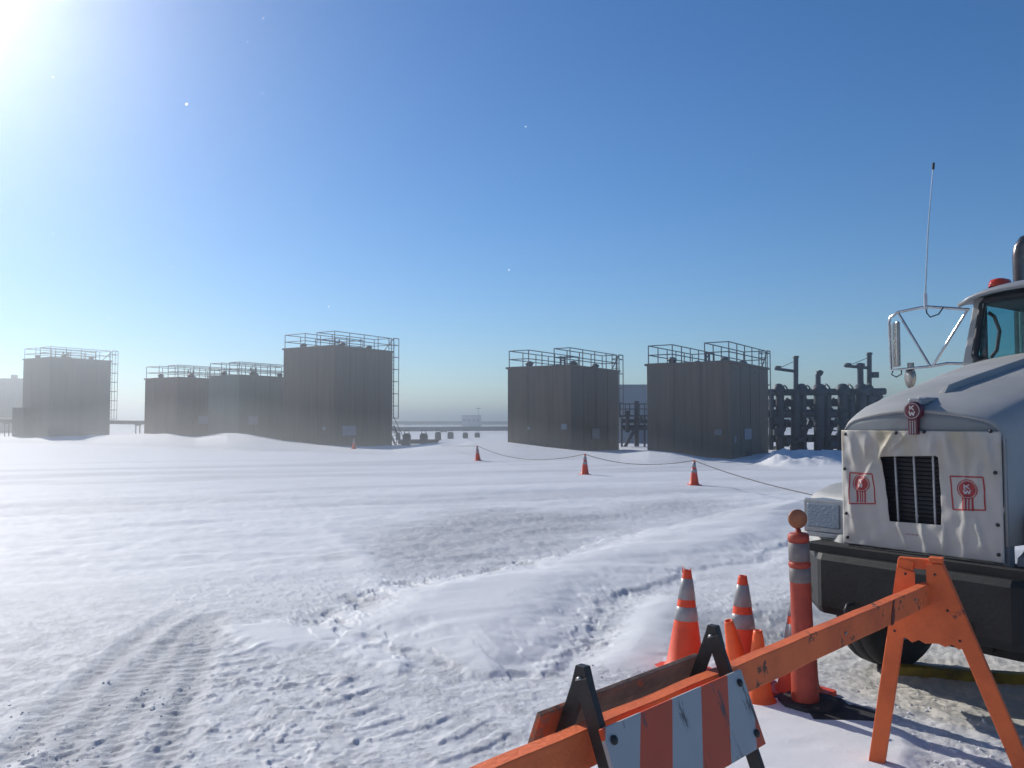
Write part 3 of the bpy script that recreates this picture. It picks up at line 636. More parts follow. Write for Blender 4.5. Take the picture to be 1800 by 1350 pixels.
def pipeline(label, u0, v0, u1, v1, Yd, r, step, mat='far_dark', Yd1=None):
    a = at(u0, v0, Yd); b = at(u1, v1, Yd1 or Yd); t = thing('pipeline', label, 'pipeline', (a.x, a.y, 0)); o = Vector((a.x, a.y, 0))
    mb = MB().tube([a - o, b - o], r, 10); mb.build('pipe', M[mat], t)
    n = max(2, int((b - a).length / step))
    for k in range(n + 1):
        p = (a - o).lerp(b - o, (k + 0.5) / (n + 1)); mb = MB(); mb.tube([(p.x - r, p.y, -0.5), (p.x - r, p.y, p.z - r)], 0.07, 6); mb.tube([(p.x + r, p.y, -0.5), (p.x + r, p.y, p.z - r)], 0.07, 6); mb.box((p.x, p.y, p.z - r - 0.06), (3 * r, 0.2, 0.14)); mb.build('support', M[mat], t)
pipeline('dark raised pipeline running behind the leftmost tank', -160, 737, 300, 743.5, 98, 0.24, 9, 'pipe')
pipeline('far grey raised pipeline crossing the central gap near the horizon', 600, 755, 960, 753, 150, 0.42, 14)
pipeline('farthest faint pipeline on the horizon across the central gap', 560, 743.5, 980, 743.5, 320, 0.7, 30)
blk = None
for u, v0, v1, w in ((715, 764, 783, 13), (745, 764, 783, 13), (770, 761, 773, 10), (792, 761, 771, 10), (818, 762, 770, 9), (839, 762, 769, 9), (700, 762, 774, 7)):
    Yd = EYE * FPX / (v1 - 743) if v1 > 764 else 100
    p = at(u, v0, Yd); s = w * Yd / FPX; h = max(0.4, p.z)
    b = MB().box((0, 0, h / 2 - 0.25), (s, s, h + 0.5)); b.box((0, 0, h + 0.05), (s * 0.7, s * 1.1, 0.1)); b.tube([(-s * 0.3, 0, h + 0.1), (-s * 0.3, 0, h + 0.3), (s * 0.3, 0, h + 0.3), (s * 0.3, 0, h + 0.1)], 0.03, 5)
    lb = {715: 'dark square block right of the tallest tank, nearer left one of the two big blocks', 745: 'dark square block in the central gap, right one of the two big blocks', 770: 'small dark block right of the two big blocks', 792: 'small dark block in the middle of the far line of blocks', 818: 'small dark block below the far pale building, left one', 839: 'small dark block below the far pale building, rightmost of the far line', 700: 'narrow dark block tucked against the foot of the tallest tank'}[u]
    tag(b.build('concrete_block', M['concrete'], None, 0.03, loc=(p.x, Yd, 0)), lb, 'block', 'dark blocks in the snow in the central gap')
p0 = at(700, 777, 66); p1 = at(770, 775, 66)
b = MB().tube([(0, 0, 0), (p1.x - p0.x, 0, 0.05)], 0.16, 8); b.tube([(0, 0.6, 0.1), (p1.x - p0.x, 0.9, 0.1)], 0.1, 8)
tag(b.build('ground_pipe', M['concrete'], None, loc=p0), 'dark pipe lying along the two big blocks', 'pipe')

# ------------------------------------------------------------------ cones
def make_cone(label, group):
    t = thing('traffic_cone', label, 'traffic cone', group=group)
    H = 0.71
    def rr(z): return 0.135 - (0.135 - 0.028) * (z - 0.03) / (H - 0.03)
    mb = MB().lathe([(0.15, 0.03), (0.146, 0.045), (rr(0.06), 0.06), (rr(0.36), 0.36), (rr(H - .01), H - .01), (rr(H), H), (0.018, H), (0.02, H - 0.05), (0, H - 0.06)], n=28); mb.build('body', M['cone'], t)
    MB().lathe([(rr(.36) + .0008, .36), (rr(.36) + .003, .361), (rr(.455) + .003, .454), (rr(.455) + .0008, .455)], n=28).build('reflective_band', M['collar'], t)
    MB().lathe([(rr(.505) + .0008, .505), (rr(.505) + .003, .506), (rr(.65) + .003, .649), (rr(.65) + .0008, .65)], n=28).build('reflective_band', M['collar'], t)
    b = []
    for cx, cy, a0 in ((1, -1, -90), (1, 1, 0), (-1, 1, 90), (-1, -1, 180)):
        for k in range(4): b.append((cx * .14 + .04 * math.cos(R(a0 + k * 30)), cy * .14 + .04 * math.sin(R(a0 + k * 30))))
    MB().prism(b, (0, 0, 0), (1, 0, 0), (0, 1, 0), (0, 0, 1), 0.032).build('base', M['cone'], t, 0.006)
    return t
GN = 'tall banded traffic cones by the barricades'; GF = 'banded traffic cones along the rope'
cone = make_cone('orange cone with two grey bands standing left of the black barricade leg, top torn', GN)
cones = [cone]
cone.location = (1.225, 5.93, -0.01); cone.rotation_euler = (R(-1), R(3), R(24))
for lbl, x, y, rz, tilt, g in (('orange cone with two grey bands between the small tilted cone and the tube post', 1.575, 5.73, 10, 1.0, GN),
                               ('cone with grey band mostly hidden behind the red tube post', 1.86, 5.44, 40, 0, GN)):
    c = copy_tree(cone); c['label'] = lbl; c['group'] = g; c.location = (x, y, -0.01); c.rotation_euler = (0, R(tilt), R(rz)); cones.append(c)
for lbl, u, v, rz in (('nearest of the four small far cones, right end of the rope line', 1220, 853, 5), ('far cone second from the right along the rope', 1028, 835, 20),
                      ('far cone in front of the tank gap where the rope dips into snow', 840, 809.5, 12), ('tiny hazy cone in front of the tallest tank', 622, 792, 0)):
    g_ = on_ground(u, v); c = copy_tree(cone); c['label'] = lbl; c['group'] = GF
    c.location = (g_.x, g_.y, gz(g_.x, g_.y) - 0.02); c.rotation_euler = (0, R(1 if u != 840 else -3), R(rz)); cones.append(c)
# torn rim on the first cone's tip
mb = MB()
for k in (0, 3, 4):
    a = 2 * math.pi * k / 7; p_ = Vector((0.028 * math.cos(a), 0.028 * math.sin(a), 0.69)); mb.add([p_ + Vector((-.009, 0, 0)), p_ + Vector((.009, 0, 0)), p_ + Vector((.009 * math.cos(a * 3), .006, 0.035 + 0.02 * math.sin(k * 2.3)))], [(0, 1, 2)])
o = mb.build('torn_rim', M['cone'], cone); s_ = o.modifiers.new('thick', 'SOLIDIFY'); s_.thickness = 0.003

def small_cone(label, loc, rot):
    t = thing('traffic_cone', label, 'traffic cone', loc, group='small plain orange cones'); t.rotation_euler = rot
    H = 0.46
    MB().lathe([(0.115, 0.02), (0.108, 0.035), (0.085, 0.06), (0.030, H - .02), (0.026, H), (0.018, H), (0.016, H - .03), (0, H - .04)], n=24).build('body', M['cone_bright'], t)
    MB().lathe([(0, 0), (0.125, 0), (0.125, 0.02), (0.112, 0.026), (0, 0.026)], n=6).build('base', M['cone_bright'], t, 0.004)
    return t
small_cone('small plain bright orange cone standing right behind the long orange plank', (1.53, 5.20, 0.0), (0, 0, 0.3))
small_cone('small plain orange cone tilted sideways behind the black barricade leg', (1.50, 5.44, 0.05), (R(4), R(-19), 0.5))

# delineator tube
t = thing('delineator_post', 'faded red tube post with two grey bands and a round knob on top', 'delineator post', (1.80, 5.14, 0.0))
t.rotation_euler = (0, R(-1.6), 0)
MB().lathe([(0.082, 0.05), (0.078, 0.30), (0.066, 0.33), (0.063, 0.6), (0.060, 1.02), (0.064, 1.022), (0.064, 1.058), (0.050, 1.07), (0.02, 1.075), (0.014, 1.10), (0, 1.10)], n=24).build('tube', M['tube_red'], t)
MB().lathe([(0.0605, 0.90), (0.063, 0.902), (0.063, 1.01), (0.0605, 1.012)], n=24).build('reflective_band', M['tube_band'], t)
MB().lathe([(0.061, 0.77), (0.064, 0.772), (0.064, 0.856), (0.061, 0.858)], n=24).build('reflective_band', M['tube_band'], t)
MB().lathe([(0.0615, 0.862), (0.067, 0.87), (0.067, 0.885), (0.061, 0.895)], n=24).build('ring', M['tube_red'], t)
mb = MB().lathe([(0, -0.012), (0.05, -0.014), (0.058, -0.008), (0.060, 0), (0.058, 0.008), (0.05, 0.014), (0, 0.012)], (0, 0, 1.155), 28, Matrix.Rotation(R(90), 3, 'X')); mb.build('knob', M['disc'], t)
mb = MB()
hx = [(0.26 * math.cos(R(45 * k + 22)), 0.26 * math.sin(R(45 * k + 22))) for k in range(8)]
mb.prism(hx, (0.02, 0, -0.01), (1, 0, 0), (0, 1, 0), (0, 0, 1), 0.035); mb.prism([(x * 0.7, y * 0.7) for x, y in hx], (0.02, 0, 0.026), (1, 0, 0), (0, 1, 0), (0, 0, 1), 0.03)
mb.build('base', M['rubber'], t, 0.006)
b = MB().prism([(-0.18, -0.12), (0.2, -0.14), (0.24, 0.02), (0.16, 0.13), (-0.16, 0.1)], (0, 0, 0), (1, 0, 0), (0, 1, 0), (0, 0, 1), 0.035)  # thin black plate on the snow beside the tube base
tag(b.build('black_plate', M['rubber'], None, 0.008, loc=(1.93, 4.99, 0.0)), 'flat black plate lying in the snow at the foot of the tube post', 'rubber plate')

# rope along the far cones
def sag(a, b, s, n=14):
    a = Vector(a); b = Vector(b); return [a.lerp(b, k / n) - Vector((0, 0, s * 4 * (k / n) * (1 - k / n))) for k in range(n + 1)]
tips = []
for c in (cones[5], cones[4], cones[3]):
    tips.append(c.location + Vector((0, 0, 0.70)))
g0 = on_ground(775, 797); g0 = Vector((g0.x, g0.y, gz(g0.x, g0.y) + 0.03))
endp = at(1500, 884, 15.5)
pts = sag(g0, tips[0], 0.02) + sag(tips[0], tips[1], 0.38)[1:] + sag(tips[1], tips[2], 0.22)[1:] + sag(tips[2], endp, 0.10, 24)[1:] + [on_ground(1530, 900) + Vector((0, 0, 0.02))]
tag(MB().tube(pts, 0.011, 6).build('rope', M['rope']), 'thin dark rope sagging from far cone to cone across the snow to the truck', 'rope')

# ------------------------------------------------------------------ long orange barricade
D = Vector((0.696, 0.718, 0)); Pp = Vector((0.718, -0.696, 0))
t = thing('plank_barricade', 'long orange plank barricade with a sawhorse end frame, scuffed paint', 'barricade', (2.06, 4.15, 0))
O = Vector((2.06, 4.15, 0))
A0 = Vector((0.15, 2.18, 0)) - D * 0.78; B0 = Vector((2.075, 4.166, 0))
zc = 0.95 - 0.052
pl = MB(); npl = 60
def plank_pt(u, vtx):
    p_ = A0.lerp(B0, u); w = 0.0012 * math.sin(u * 17) + 0.0005 * math.sin(u * 61 + 1)
    return p_ + Pp * (vtx[0] + w) + Vector((0, 0, zc + vtx[1] + 0.001 * math.sin(u * 53))) - O
sec = [(-0.023, -0.052), (0.021, -0.052), (0.023, -0.049), (0.023, 0.049), (0.021, 0.052), (-0.023, 0.052)]
for k in range(npl + 1): pl.v += [tuple(plank_pt(k / npl, s_)) for s_ in sec]
for k in range(npl):
    for q in range(6): pl.f.append((k * 6 + q, (k + 1) * 6 + q, (k + 1) * 6 + (q + 1) % 6, k * 6 + (q + 1) % 6)); pl.sm.append(False)
pl.f.append(tuple(range(6))); pl.f.append(tuple(npl * 6 + q for q in range(6))); pl.sm += [False, False]
pl.build('plank', M['plank'], t)
# bolts, nail heads and a dark gouge on the plank
for s_, dz in ((0.42, 0.02), (0.425, -0.02), (0.70, 0.0), (0.93, 0.01)):
    mb = MB(); p_ = A0.lerp(B0, s_) + Pp * 0.024 + Vector((0, 0, zc + dz)) - O; mb.lathe([(0.007, 0), (0.007, 0.004), (0, 0.005)], p_, 8, Matrix(((D.x, 0, Pp.x), (D.y, 0, Pp.y), (0, 1, 0)))); mb.build('bolt', M['bolt'], t)
g_ = MB()
q0 = [(-0.020, -0.055), (0.008, -0.055), (0.024, -0.02), (0.016, 0.03), (0.030, 0.0521), (0.012, 0.0521), (-0.004, 0.01), (-0.016, -0.02)]
p_ = A0.lerp(B0, 0.845) + Pp * 0.0245 + Vector((0, 0, zc)) - O
g_.prism(q0, p_, D, (0, 0, 1), Pp, 0.004); g_.build('gouge', worn('dark_scrape', (0.12, 0.03, 0.025), (0.18, 0.05, 0.03), 0.8), t)
def a_frame(cx, cy, parent, skew=True):
    """sawhorse end: plywood gusset with a slot, two timber legs"""
    L0 = Vector((cx - 0.235, cy + 0.11, 0)); R0 = Vector((cx + 0.415, cy - 0.31, 0)); pd = (R0 - L0).normalized(); nd = Vector((pd.y, -pd.x, 0))      # nd points at the viewer's side
    if nd.dot(Vector((-cx, -cy, 0))) < 0: nd = -nd
    f = Vector((0, 0, 1)); top = Vector((cx, cy, 1.056)); T1 = top - pd * 0.10; T2 = top + pd * 0.10
    zl = gz(L0.x, L0.y) - 0.03; zr = gz(R0.x, R0.y) - 0.03
    lp = lambda z: T1 + (L0 + Vector((0, 0, zl)) - T1) * ((1.056 - z) / (1.056 - zl))
    rp = lambda z: T2 + (R0 + Vector((0, 0, zr)) - T2) * ((1.056 - z) / (1.056 - zr))
    root = MB()
    for a, b, w in ((T1, L0 + Vector((0, 0, zl)), 0.075), (T2, R0 + Vector((0, 0, zr)), 0.075)):
        m_ = MB(); inw = pd * (0.037 if a is T1 else -0.037)
        m_.beam(a + inw - nd * 0.028 - O, b + inw - nd * 0.028 - O, w, 0.05, up=nd); m_.build('leg', M['plywood'], parent, 0.004)
    # gusset with slot (front plate)
    def loc2(p): d = p - top; return (d.dot(pd), p.z)
    zb = 0.665; tl = loc2(lp(1.02)); bl = loc2(lp(zb)); br = loc2(rp(zb - 0.01)); tr = loc2(rp(1.054)); 
    edge = []
    for k in range(15):
        u = k / 14; edge.append((bl[0] + (br[0] - bl[0]) * u, bl[1] + (br[1] - bl[1]) * u + (0.010 * math.sin(k * 2.7) if 2 < k < 13 else 0)))
    poly = [(tl[0], tl[1])] + edge + [(tr[0], 1.05), (0.03, 1.05), (0.028, 0.845), (-0.022, 0.845), (-0.022, 1.0)]
    m_ = MB(); m_.prism(poly, Vector((cx, cy, 0)) - O, pd, (0, 0, 1), nd, 0.012); m_.build('gusset', M['plywood'], parent)
    m_ = MB(); m_.beam(T1 - nd * 0.04 + Vector((0, 0, -0.015)) + pd * 0.0 - O, T2 - nd * 0.04 + Vector((0, 0, -0.015)) - O, 0.05, 0.05); m_.beam(T2 - pd * 0.06 - nd * 0.025 + Vector((0, 0, 0.012)) - O, T2 + pd * 0.004 - nd * 0.025 + Vector((0, 0, 0.012)) - O, 0.075, 0.022); m_.build('top_block', M['plywood'], parent, 0.003)
    for x, z in ((-0.065, 0.99), (0.068, 1.0), (0.12, 0.83), (-0.12, 0.70), (0.17, 0.69), (-0.09, 0.83)):
        m_ = MB(); m_.lathe([(0.006, 0), (0.006, 0.004), (0, 0.005)], Vector((cx, cy, 0)) + pd * x + Vector((0, 0, z)) + nd * 0.012 - O, 8, Matrix(((pd.x, 0, nd.x), (pd.y, 0, nd.y), (0, 1, 0)))); m_.build('screw', M['black_steel'], parent)
a_frame(2.04, 4.165, t); a_frame(-0.47, 1.52, t)

# ------------------------------------------------------------------ folding striped barricade
def folding():
    a = Vector((0.183, 2.214, 1.10)); b = Vector((0.645, 2.69, 1.09)); sp_ = 0.43
    o = Vector(((a.x + b.x) / 2, (a.y + b.y) / 2, 0)); t = thing('folding_barricade', 'folding barricade with black steel legs and an orange and white striped board', 'barricade', o)
    for ap in (a, b):
        for sg in (1, -1):
            foot = Vector((ap.x, ap.y, 0.0)) + Pp * sp_ * sg; foot.z = gz(foot.x, foot.y) - 0.01
            off = D * (-0.012 if sg > 0 else 0.012)
            m_ = MB(); d = (foot - ap).normalized(); nrm = d.cross(D).normalized()
            m_.beam(ap + d * 0.025 + off - o, foot + off - o, 0.006, 0.044, up=Pp)
            m_.beam(ap + d * 0.025 + off + D * 0.022 - o, foot + off + D * 0.022 - o, 0.040, 0.006, up=nrm)
            m_.build('leg', M['black_steel'], t, 0.001)
        m_ = MB(); m_.lathe([(0, -0.012), (0.011, -0.012), (0.011, 0.028), (0, 0.028)], ap + Vector((0, 0, -0.03)) - o, 8, Matrix(((Pp.x, 0, D.x), (Pp.y, 0, D.y), (0, 1, 0)))); m_.build('hinge_bolt', M['bolt'], t)
        MB().prism([(-0.036, -0.06), (0.036, -0.06), (0.016, 0.008), (-0.016, 0.008)], ap - D * 0.006 - o, Pp, (0, 0, 1), D, 0.026).build('hinge_plate', M['black_steel'], t, 0.003)
    # front striped board on the camera-side legs; X runs along the board, Y down the slant
    foot = Vector((a.x, a.y, 0)) + Pp * sp_; dn = (foot - a).normalized(); nrm = D.cross(dn).normalized()
    if nrm.dot(Pp) < 0: nrm = -nrm
    L_ = (b - a).length; org = a + dn * 0.150 - D * 0.03 + nrm * 0.026
    mb = MB(); mb.prism([(0, 0), (L_ + 0.045, 0), (L_ + 0.045, 0.225), (0, 0.225)], (0, 0, 0), (1, 0, 0), (0, 1, 0), (0, 0, 1), 0.014)
    ob = mb.build('striped_board', M['stripes'], t, 0.002)
    ez = D.cross(dn).normalized(); mt = Matrix((( D.x, dn.x, ez.x, 0), (D.y, dn.y, ez.y, 0), (D.z, dn.z, ez.z, 0), (0, 0, 0, 1))); ob.matrix_local = Matrix.Translation(org - o - (ez * 0.014 if ez.dot(Pp) < 0 else ez * 0)) @ mt
    for x in (0.03, L_ + 0.01):
        for y in (0.035, 0.185): m_ = MB(); m_.lathe([(0.012, 0), (0.012, 0.005), (0.005, 0.009), (0, 0.009)], org + D * x + dn * y + nrm * 0.015 - o, 10, Matrix(((D.x, dn.x, nrm.x), (D.y, dn.y, nrm.y), (D.z, dn.z, nrm.z)))); m_.build('bolt', M['black_steel'], t)
    # rear board
    foot = Vector((a.x, a.y, 0)) - Pp * sp_; dn = (foot - a).normalized(); nr = D.cross(dn).normalized()
    if nr.dot(Pp) > 0: nr = -nr
    org = a + dn * 0.14 - D * 0.075 + nr * 0.026
    m_ = MB(); m_.prism([(0, 0), (L_ + 0.12, 0), (L_ + 0.12, 0.26), (0, 0.26)], org - o, D, dn, nr, 0.016); m_.build('rear_board', M['raw_wood'], t, 0.002)
folding()

# ------------------------------------------------------------------ truck (local: x towards the driver's side, y to the rear, z up)
TC = Vector((2.496, 5.1, 0.0)); TH = R(54)
truck = thing('truck', 'dusty white conventional heavy truck with a cream winter cover over its grille', 'truck', TC, -TH)
def tl(u, v, s):
    """truck coordinates of the photo position (u, v) on the plane y = s"""
    a = (u - 900) / FPX; b = (675 - v) / FPX
    d = Vector((a, math.cos(PITCH) - b * math.sin(PITCH), math.sin(PITCH) + b * math.cos(PITCH))); o = Vector((0, 0, EYE))
    ey = Vector((math.sin(TH), math.cos(TH), 0)); ex = Vector((math.cos(TH), -math.sin(TH), 0))
    k = ((TC + ey * s) - o).dot(ey) / d.dot(ey); p = o + d * k - TC
    return Vector((p.dot(ex), s, p.z))
S_ = [0.0, 0.05, 0.12, 0.25, 0.5, 1.0, 1.5, 2.0, 2.4]
W_ = [0.505, 0.52, 0.53, 0.545, 0.565, 0.60, 0.66, 0.72, 0.75]
E_ = [1.735, 1.765, 1.795, 1.845, 1.905, 2.01, 2.115, 2.21, 2.27]
C_ = [1.825, 1.855, 1.88, 1.925, 1.985, 2.085, 2.185, 2.28, 2.345]
def hood_xs(s):
    return float(np.interp(s, S_, W_)), float(np.interp(s, S_, E_)), float(np.interp(s, S_, C_))
def hood_z(x, s):
    w, e, c = hood_xs(s); u = min(1, abs(x) / w); z = e + (c - e) * (1 - u * u); rc = 0.10; d = abs(x) - (w - rc)
    if d > 0: z -= rc - math.sqrt(max(0, rc * rc - d * d))
    return z
def hood_pt(s, q):
    w, e, c = hood_xs(s); bow = -0.055 * (1 - min(1, abs(q) / w) ** 2) * (1 - min(1, s / 0.3)) if abs(q) <= w else 0
    return Vector((q, s + bow, hood_z(q, s)))
mb = MB()
cross = [-1.0, -0.985, -0.96, -0.93, -0.88, -0.8, -0.65, -0.45, -0.2, 0, 0.2, 0.45, 0.65, 0.8, 0.88, 0.93, 0.96, 0.985, 1.0]
def hood_fn(s, k):
    w, e, c = hood_xs(s)
    if isinstance(k, tuple): return Vector((k[0] * w, s, k[1]))
    return hood_pt(s, k * w)
ks = [(-1.0, 1.05), (-1.0, 1.35)] + cross + [(1.0, 1.35), (1.0, 1.05)]
st = [0.0, 0.02, 0.05, 0.085, 0.12, 0.18, 0.25, 0.37, 0.5, 0.75, 1.0, 1.25, 1.5, 1.75, 2.0, 2.2, 2.4]
mb.grid(hood_fn, st, ks)
hood = mb.build('hood', M['truck_white'], truck)
s_ = hood.modifiers.new('thick', 'SOLIDIFY'); s_.thickness = 0.018; s_.offset = -1
# thin rib added along the hood so its shadow makes the dark strip
mb = MB()
rib = [(0.02, 0.30), (0.02, 0.36), (0.025, 0.6), (0.03, 1.0), (0.035, 1.5), (0.04, 2.0), (0.045, 2.3)]
for i_, (x, s) in enumerate(rib):
    h = 0.045 if 0 < i_ < len(rib) - 1 else 0.004; z = hood_z(x, s) - 0.004
    for dx, dz in ((-0.035, 0), (-0.014, h), (0.008, h), (0.016, 0)): mb.v.append((x + dx, s, z + dz))
for k in range(len(rib) - 1):
    for q in range(3): mb.f.append((k * 4 + q, (k + 1) * 4 + q, (k + 1) * 4 + q + 1, k * 4 + q + 1)); mb.sm.append(False)
mb.build('hood_shadow_rib', M['truck_white'], hood)
# grille surround: the band above the winter cover and the two side posts
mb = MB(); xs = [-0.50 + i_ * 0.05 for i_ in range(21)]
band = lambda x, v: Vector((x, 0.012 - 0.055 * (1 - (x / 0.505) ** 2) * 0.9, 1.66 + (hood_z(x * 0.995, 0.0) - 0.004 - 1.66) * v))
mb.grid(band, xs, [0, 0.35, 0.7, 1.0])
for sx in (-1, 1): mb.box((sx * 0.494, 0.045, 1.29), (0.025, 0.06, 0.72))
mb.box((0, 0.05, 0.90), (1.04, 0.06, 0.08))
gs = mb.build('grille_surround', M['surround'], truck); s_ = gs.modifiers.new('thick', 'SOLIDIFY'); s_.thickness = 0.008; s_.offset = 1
# grille core with bars
mb = MB(); mb.box((0, 0.07, 1.30), (0.96, 0.03, 0.74))
for k in range(26): mb.box((0, 0.052, 0.98 + k * 0.026), (0.94, 0.012, 0.006), Matrix.Rotation(R(35), 3, 'X'))
core = mb.build('grille', M['grille_dark'], truck)
for u0, u1 in ((1573, 1580), (1606, 1613), (1640, 1645)):
    a = tl(u0, 795, 0.025); b = tl(u1, 926, 0.025); MB().beam(a, b, 0.014, 0.012, up=(0, -1, 0)).build('grille_bar', M['grille_bar'], core, 0.003)

# winter cover with a window in it
hole = [tl(u, v, -0.005) for u, v in ((1552, 802), (1654, 801), (1657, 923), (1566, 916))]
def wrinkle(x, z):
    w = 0.0
    def ridge(x0, z0, x1, z1, wd, h):
        ex, ez = x1 - x0, z1 - z0; l2 = ex * ex + ez * ez; t_ = max(0, min(1, ((x - x0) * ex + (z - z0) * ez) / l2))
        d = math.hypot(x - x0 - t_ * ex, z - z0 - t_ * ez); k = math.sin(math.pi * min(1, max(0.0, t_ * 0.9 + 0.05)))
        return 1.15 * h * k * (0.6 * math.exp(-(d / wd) ** 2) + 0.4 * math.exp(-(d / wd * 2.6) ** 2))
    for r_ in ((-0.10, 1.70, -0.24, 1.50, .022, .016), (0.0, 1.70, -0.17, 1.55, .02, .014), (0.14, 1.70, 0.10, 1.55, .022, .015), (0.20, 1.70, 0.22, 1.5, .02, .013), (0.30, 1.70, 0.29, 1.05, .02, .014), (-0.25, 1.52, -0.40, 1.28, .03, .016), (-0.43, 1.69, -0.40, 1.45, .03, .01),
               (-0.45, 1.4, -0.40, 0.98, .045, .018), (-0.13, 1.16, -0.06, 0.96, .028, .014), (0.02, 1.16, 0.06, 0.96, .02, .008), (0.17, 1.15, 0.16, 0.96, .025, .013), (0.27, 1.2, 0.28, 0.96, .022, .011), (0.38, 1.58, 0.35, 1.30, .02, .012), (0.34, 1.22, 0.40, 0.97, .018, .012), (-0.3, 1.68, -0.33, 1.5, .025, .011), (0.42, 1.7, 0.44, 1.5, .02, .012), (0.30, 1.40, 0.40, 1.53, .02, .01)):
        w += ridge(*r_)
    w += 0.004 * math.sin(x * 23 + 1.7 * math.sin(z * 9)) * math.cos(z * 6 + x * 3) + 0.0022 * math.sin(x * 61 + z * 17) + 0.002 * math.sin(z * 49 - x * 31)
    return w
def cover_y(x, z): 
    e = max(0.0, min(1.0, (0.50 - abs(x)) / 0.03)); e2 = max(0, min(1, (1.70 - z) / 0.02))
    return -0.014 - 0.045 * (1 - (x / 0.5) ** 2) * max(0, (z - 1.3) / 0.4) ** 1.5 - wrinkle(x, z) * min(e, 1)
nseg = 264; nl = 34
hc = sum(hole, Vector()) / 4
def outer_pt(ang):
    dx, dz = math.cos(ang), math.sin(ang); x0, z0 = hc.x, hc.z; t_ = 1e9
    for lim, o_, d_ in ((0.497, x0, dx), (-0.497, x0, dx)):
        if abs(d_) > 1e-9 and (lim - o_) / d_ > 0: t_ = min(t_, (lim - o_) / d_)
    for lim in (1.700, 0.958):
        if abs(dz) > 1e-9 and (lim - z0) / dz > 0: t_ = min(t_, (lim - z0) / dz)
    return x0 + dx * t_, z0 + dz * t_
def inner_pt(ang):
    dx, dz = math.cos(ang), math.sin(ang); t_ = 1e9
    for k in range(4):
        a = hole[k]; b = hole[(k + 1) % 4]; ex, ez = b.x - a.x, b.z - a.z; den = dx * ez - dz * ex
        if abs(den) < 1e-9: continue
        tt = ((a.x - hc.x) * ez - (a.z - hc.z) * ex) / den; uu = ((a.x - hc.x) * dz - (a.z - hc.z) * dx) / den
        if tt > 0 and -1e-6 <= uu <= 1 + 1e-6: t_ = min(t_, tt)
    rad_ = t_; soft = 0.21 + 0.06 * abs(math.sin(2 * ang)) ** 2
    return hc.x + dx * min(rad_, soft), hc.z + dz * min(rad_, soft)
angs = sorted([2 * math.pi * k / nseg for k in range(nseg)] + [math.atan2(z - hc.z, x - hc.x) % (2 * math.pi) for x in (-.497, .497) for z in (.958, 1.7)])
mb = MB(); na_ = len(angs)
for an in angs:
    o_ = outer_pt(an); i_ = inner_pt(an)
    for q in range(nl + 1):
        u = (q / nl) ** 1.15; x = i_[0] + (o_[0] - i_[0]) * u; z = i_[1] + (o_[1] - i_[1]) * u; mb.v.append((x, cover_y(x, z), z))
for k in range(na_):
    for q in range(nl): mb.f.append((k * (nl + 1) + q, k * (nl + 1) + q + 1, ((k + 1) % na_) * (nl + 1) + q + 1, ((k + 1) % na_) * (nl + 1) + q)); mb.sm.append(True)
cover = mb.build('winter_cover', M['cloth'], truck); s_ = cover.modifiers.new('thick', 'SOLIDIFY'); s_.thickness = 0.004; s_.offset = 1
for u, v in ((1488, 763), (1582, 761), (1631, 759), (1743, 758), (1486, 824), (1489, 902), (1491, 944), (1751, 831), (1754, 923), (1756, 975)):
    p_ = tl(u, v, -0.015); mb = MB().lathe([(0.011, 0), (0.011, 0.006), (0.005, 0.010), (0, 0.010)], (p_.x, cover_y(p_.x, p_.z) - 0.004, p_.z), 10, Matrix.Rotation(R(90), 3, 'X')); mb.build('snap', M['snap'], cover)
# printed marks on the cover: square frame, round badge, ribbon and the letters
def on_cover(polys, lift=0.0055, yfun=None):
    yf = yfun or cover_y; mb = MB()
    for (x0, z0), (x1, z1), (x2, z2), (x3, z3) in polys:
        n = max(2, int(max(math.hypot(x1 - x0, z1 - z0), math.hypot(x3 - x0, z3 - z0)) / 0.012))
        fn = lambda u, v: (lambda x, z: Vector((x, yf(x, z) - lift, z)))((x0 * (1 - u) + x1 * u) * (1 - v) + (x3 * (1 - u) + x2 * u) * v, (z0 * (1 - u) + z1 * u) * (1 - v) + (z3 * (1 - u) + z2 * u) * v)
        mb.grid(fn, [k / n for k in range(n + 1)], [k / n for k in range(n + 1)])
    return mb
def stroke(a, b, w):
    d = Vector((b[0] - a[0], b[1] - a[1])); n = Vector((-d.y, d.x)).normalized() * w / 2
    return ((a[0] - n.x, a[1] - n.y), (b[0] - n.x, b[1] - n.y), (b[0] + n.x, b[1] + n.y), (a[0] + n.x, a[1] + n.y))
def letters(cx, cz, s):
    k = [((-.35, .1), (-.35, .9)), ((-.35, .42), (.35, .9)), ((-.12, .55), (.38, .1))]
    w = [((-.5, -.1), (-.27, -.9)), ((-.27, -.9), (0, -.25)), ((0, -.25), (.27, -.9)), ((.27, -.9), (.5, -.1))]
    return [stroke((cx + a[0] * s, cz + a[1] * s), (cx + b[0] * s, cz + b[1] * s), s * 0.2) for a, b in k + w]
def ring_polys(cx, cz, r0, r1, n=24):
    out = []
    for k in range(n):
        a, b = 2 * math.pi * k / n, 2 * math.pi * (k + 1) / n
        out.append(((cx + r0 * math.cos(a), cz + r0 * math.sin(a)), (cx + r1 * math.cos(a), cz + r1 * math.sin(a)), (cx + r1 * math.cos(b), cz + r1 * math.sin(b)), (cx + r0 * math.cos(b), cz + r0 * math.sin(b))))
    return out
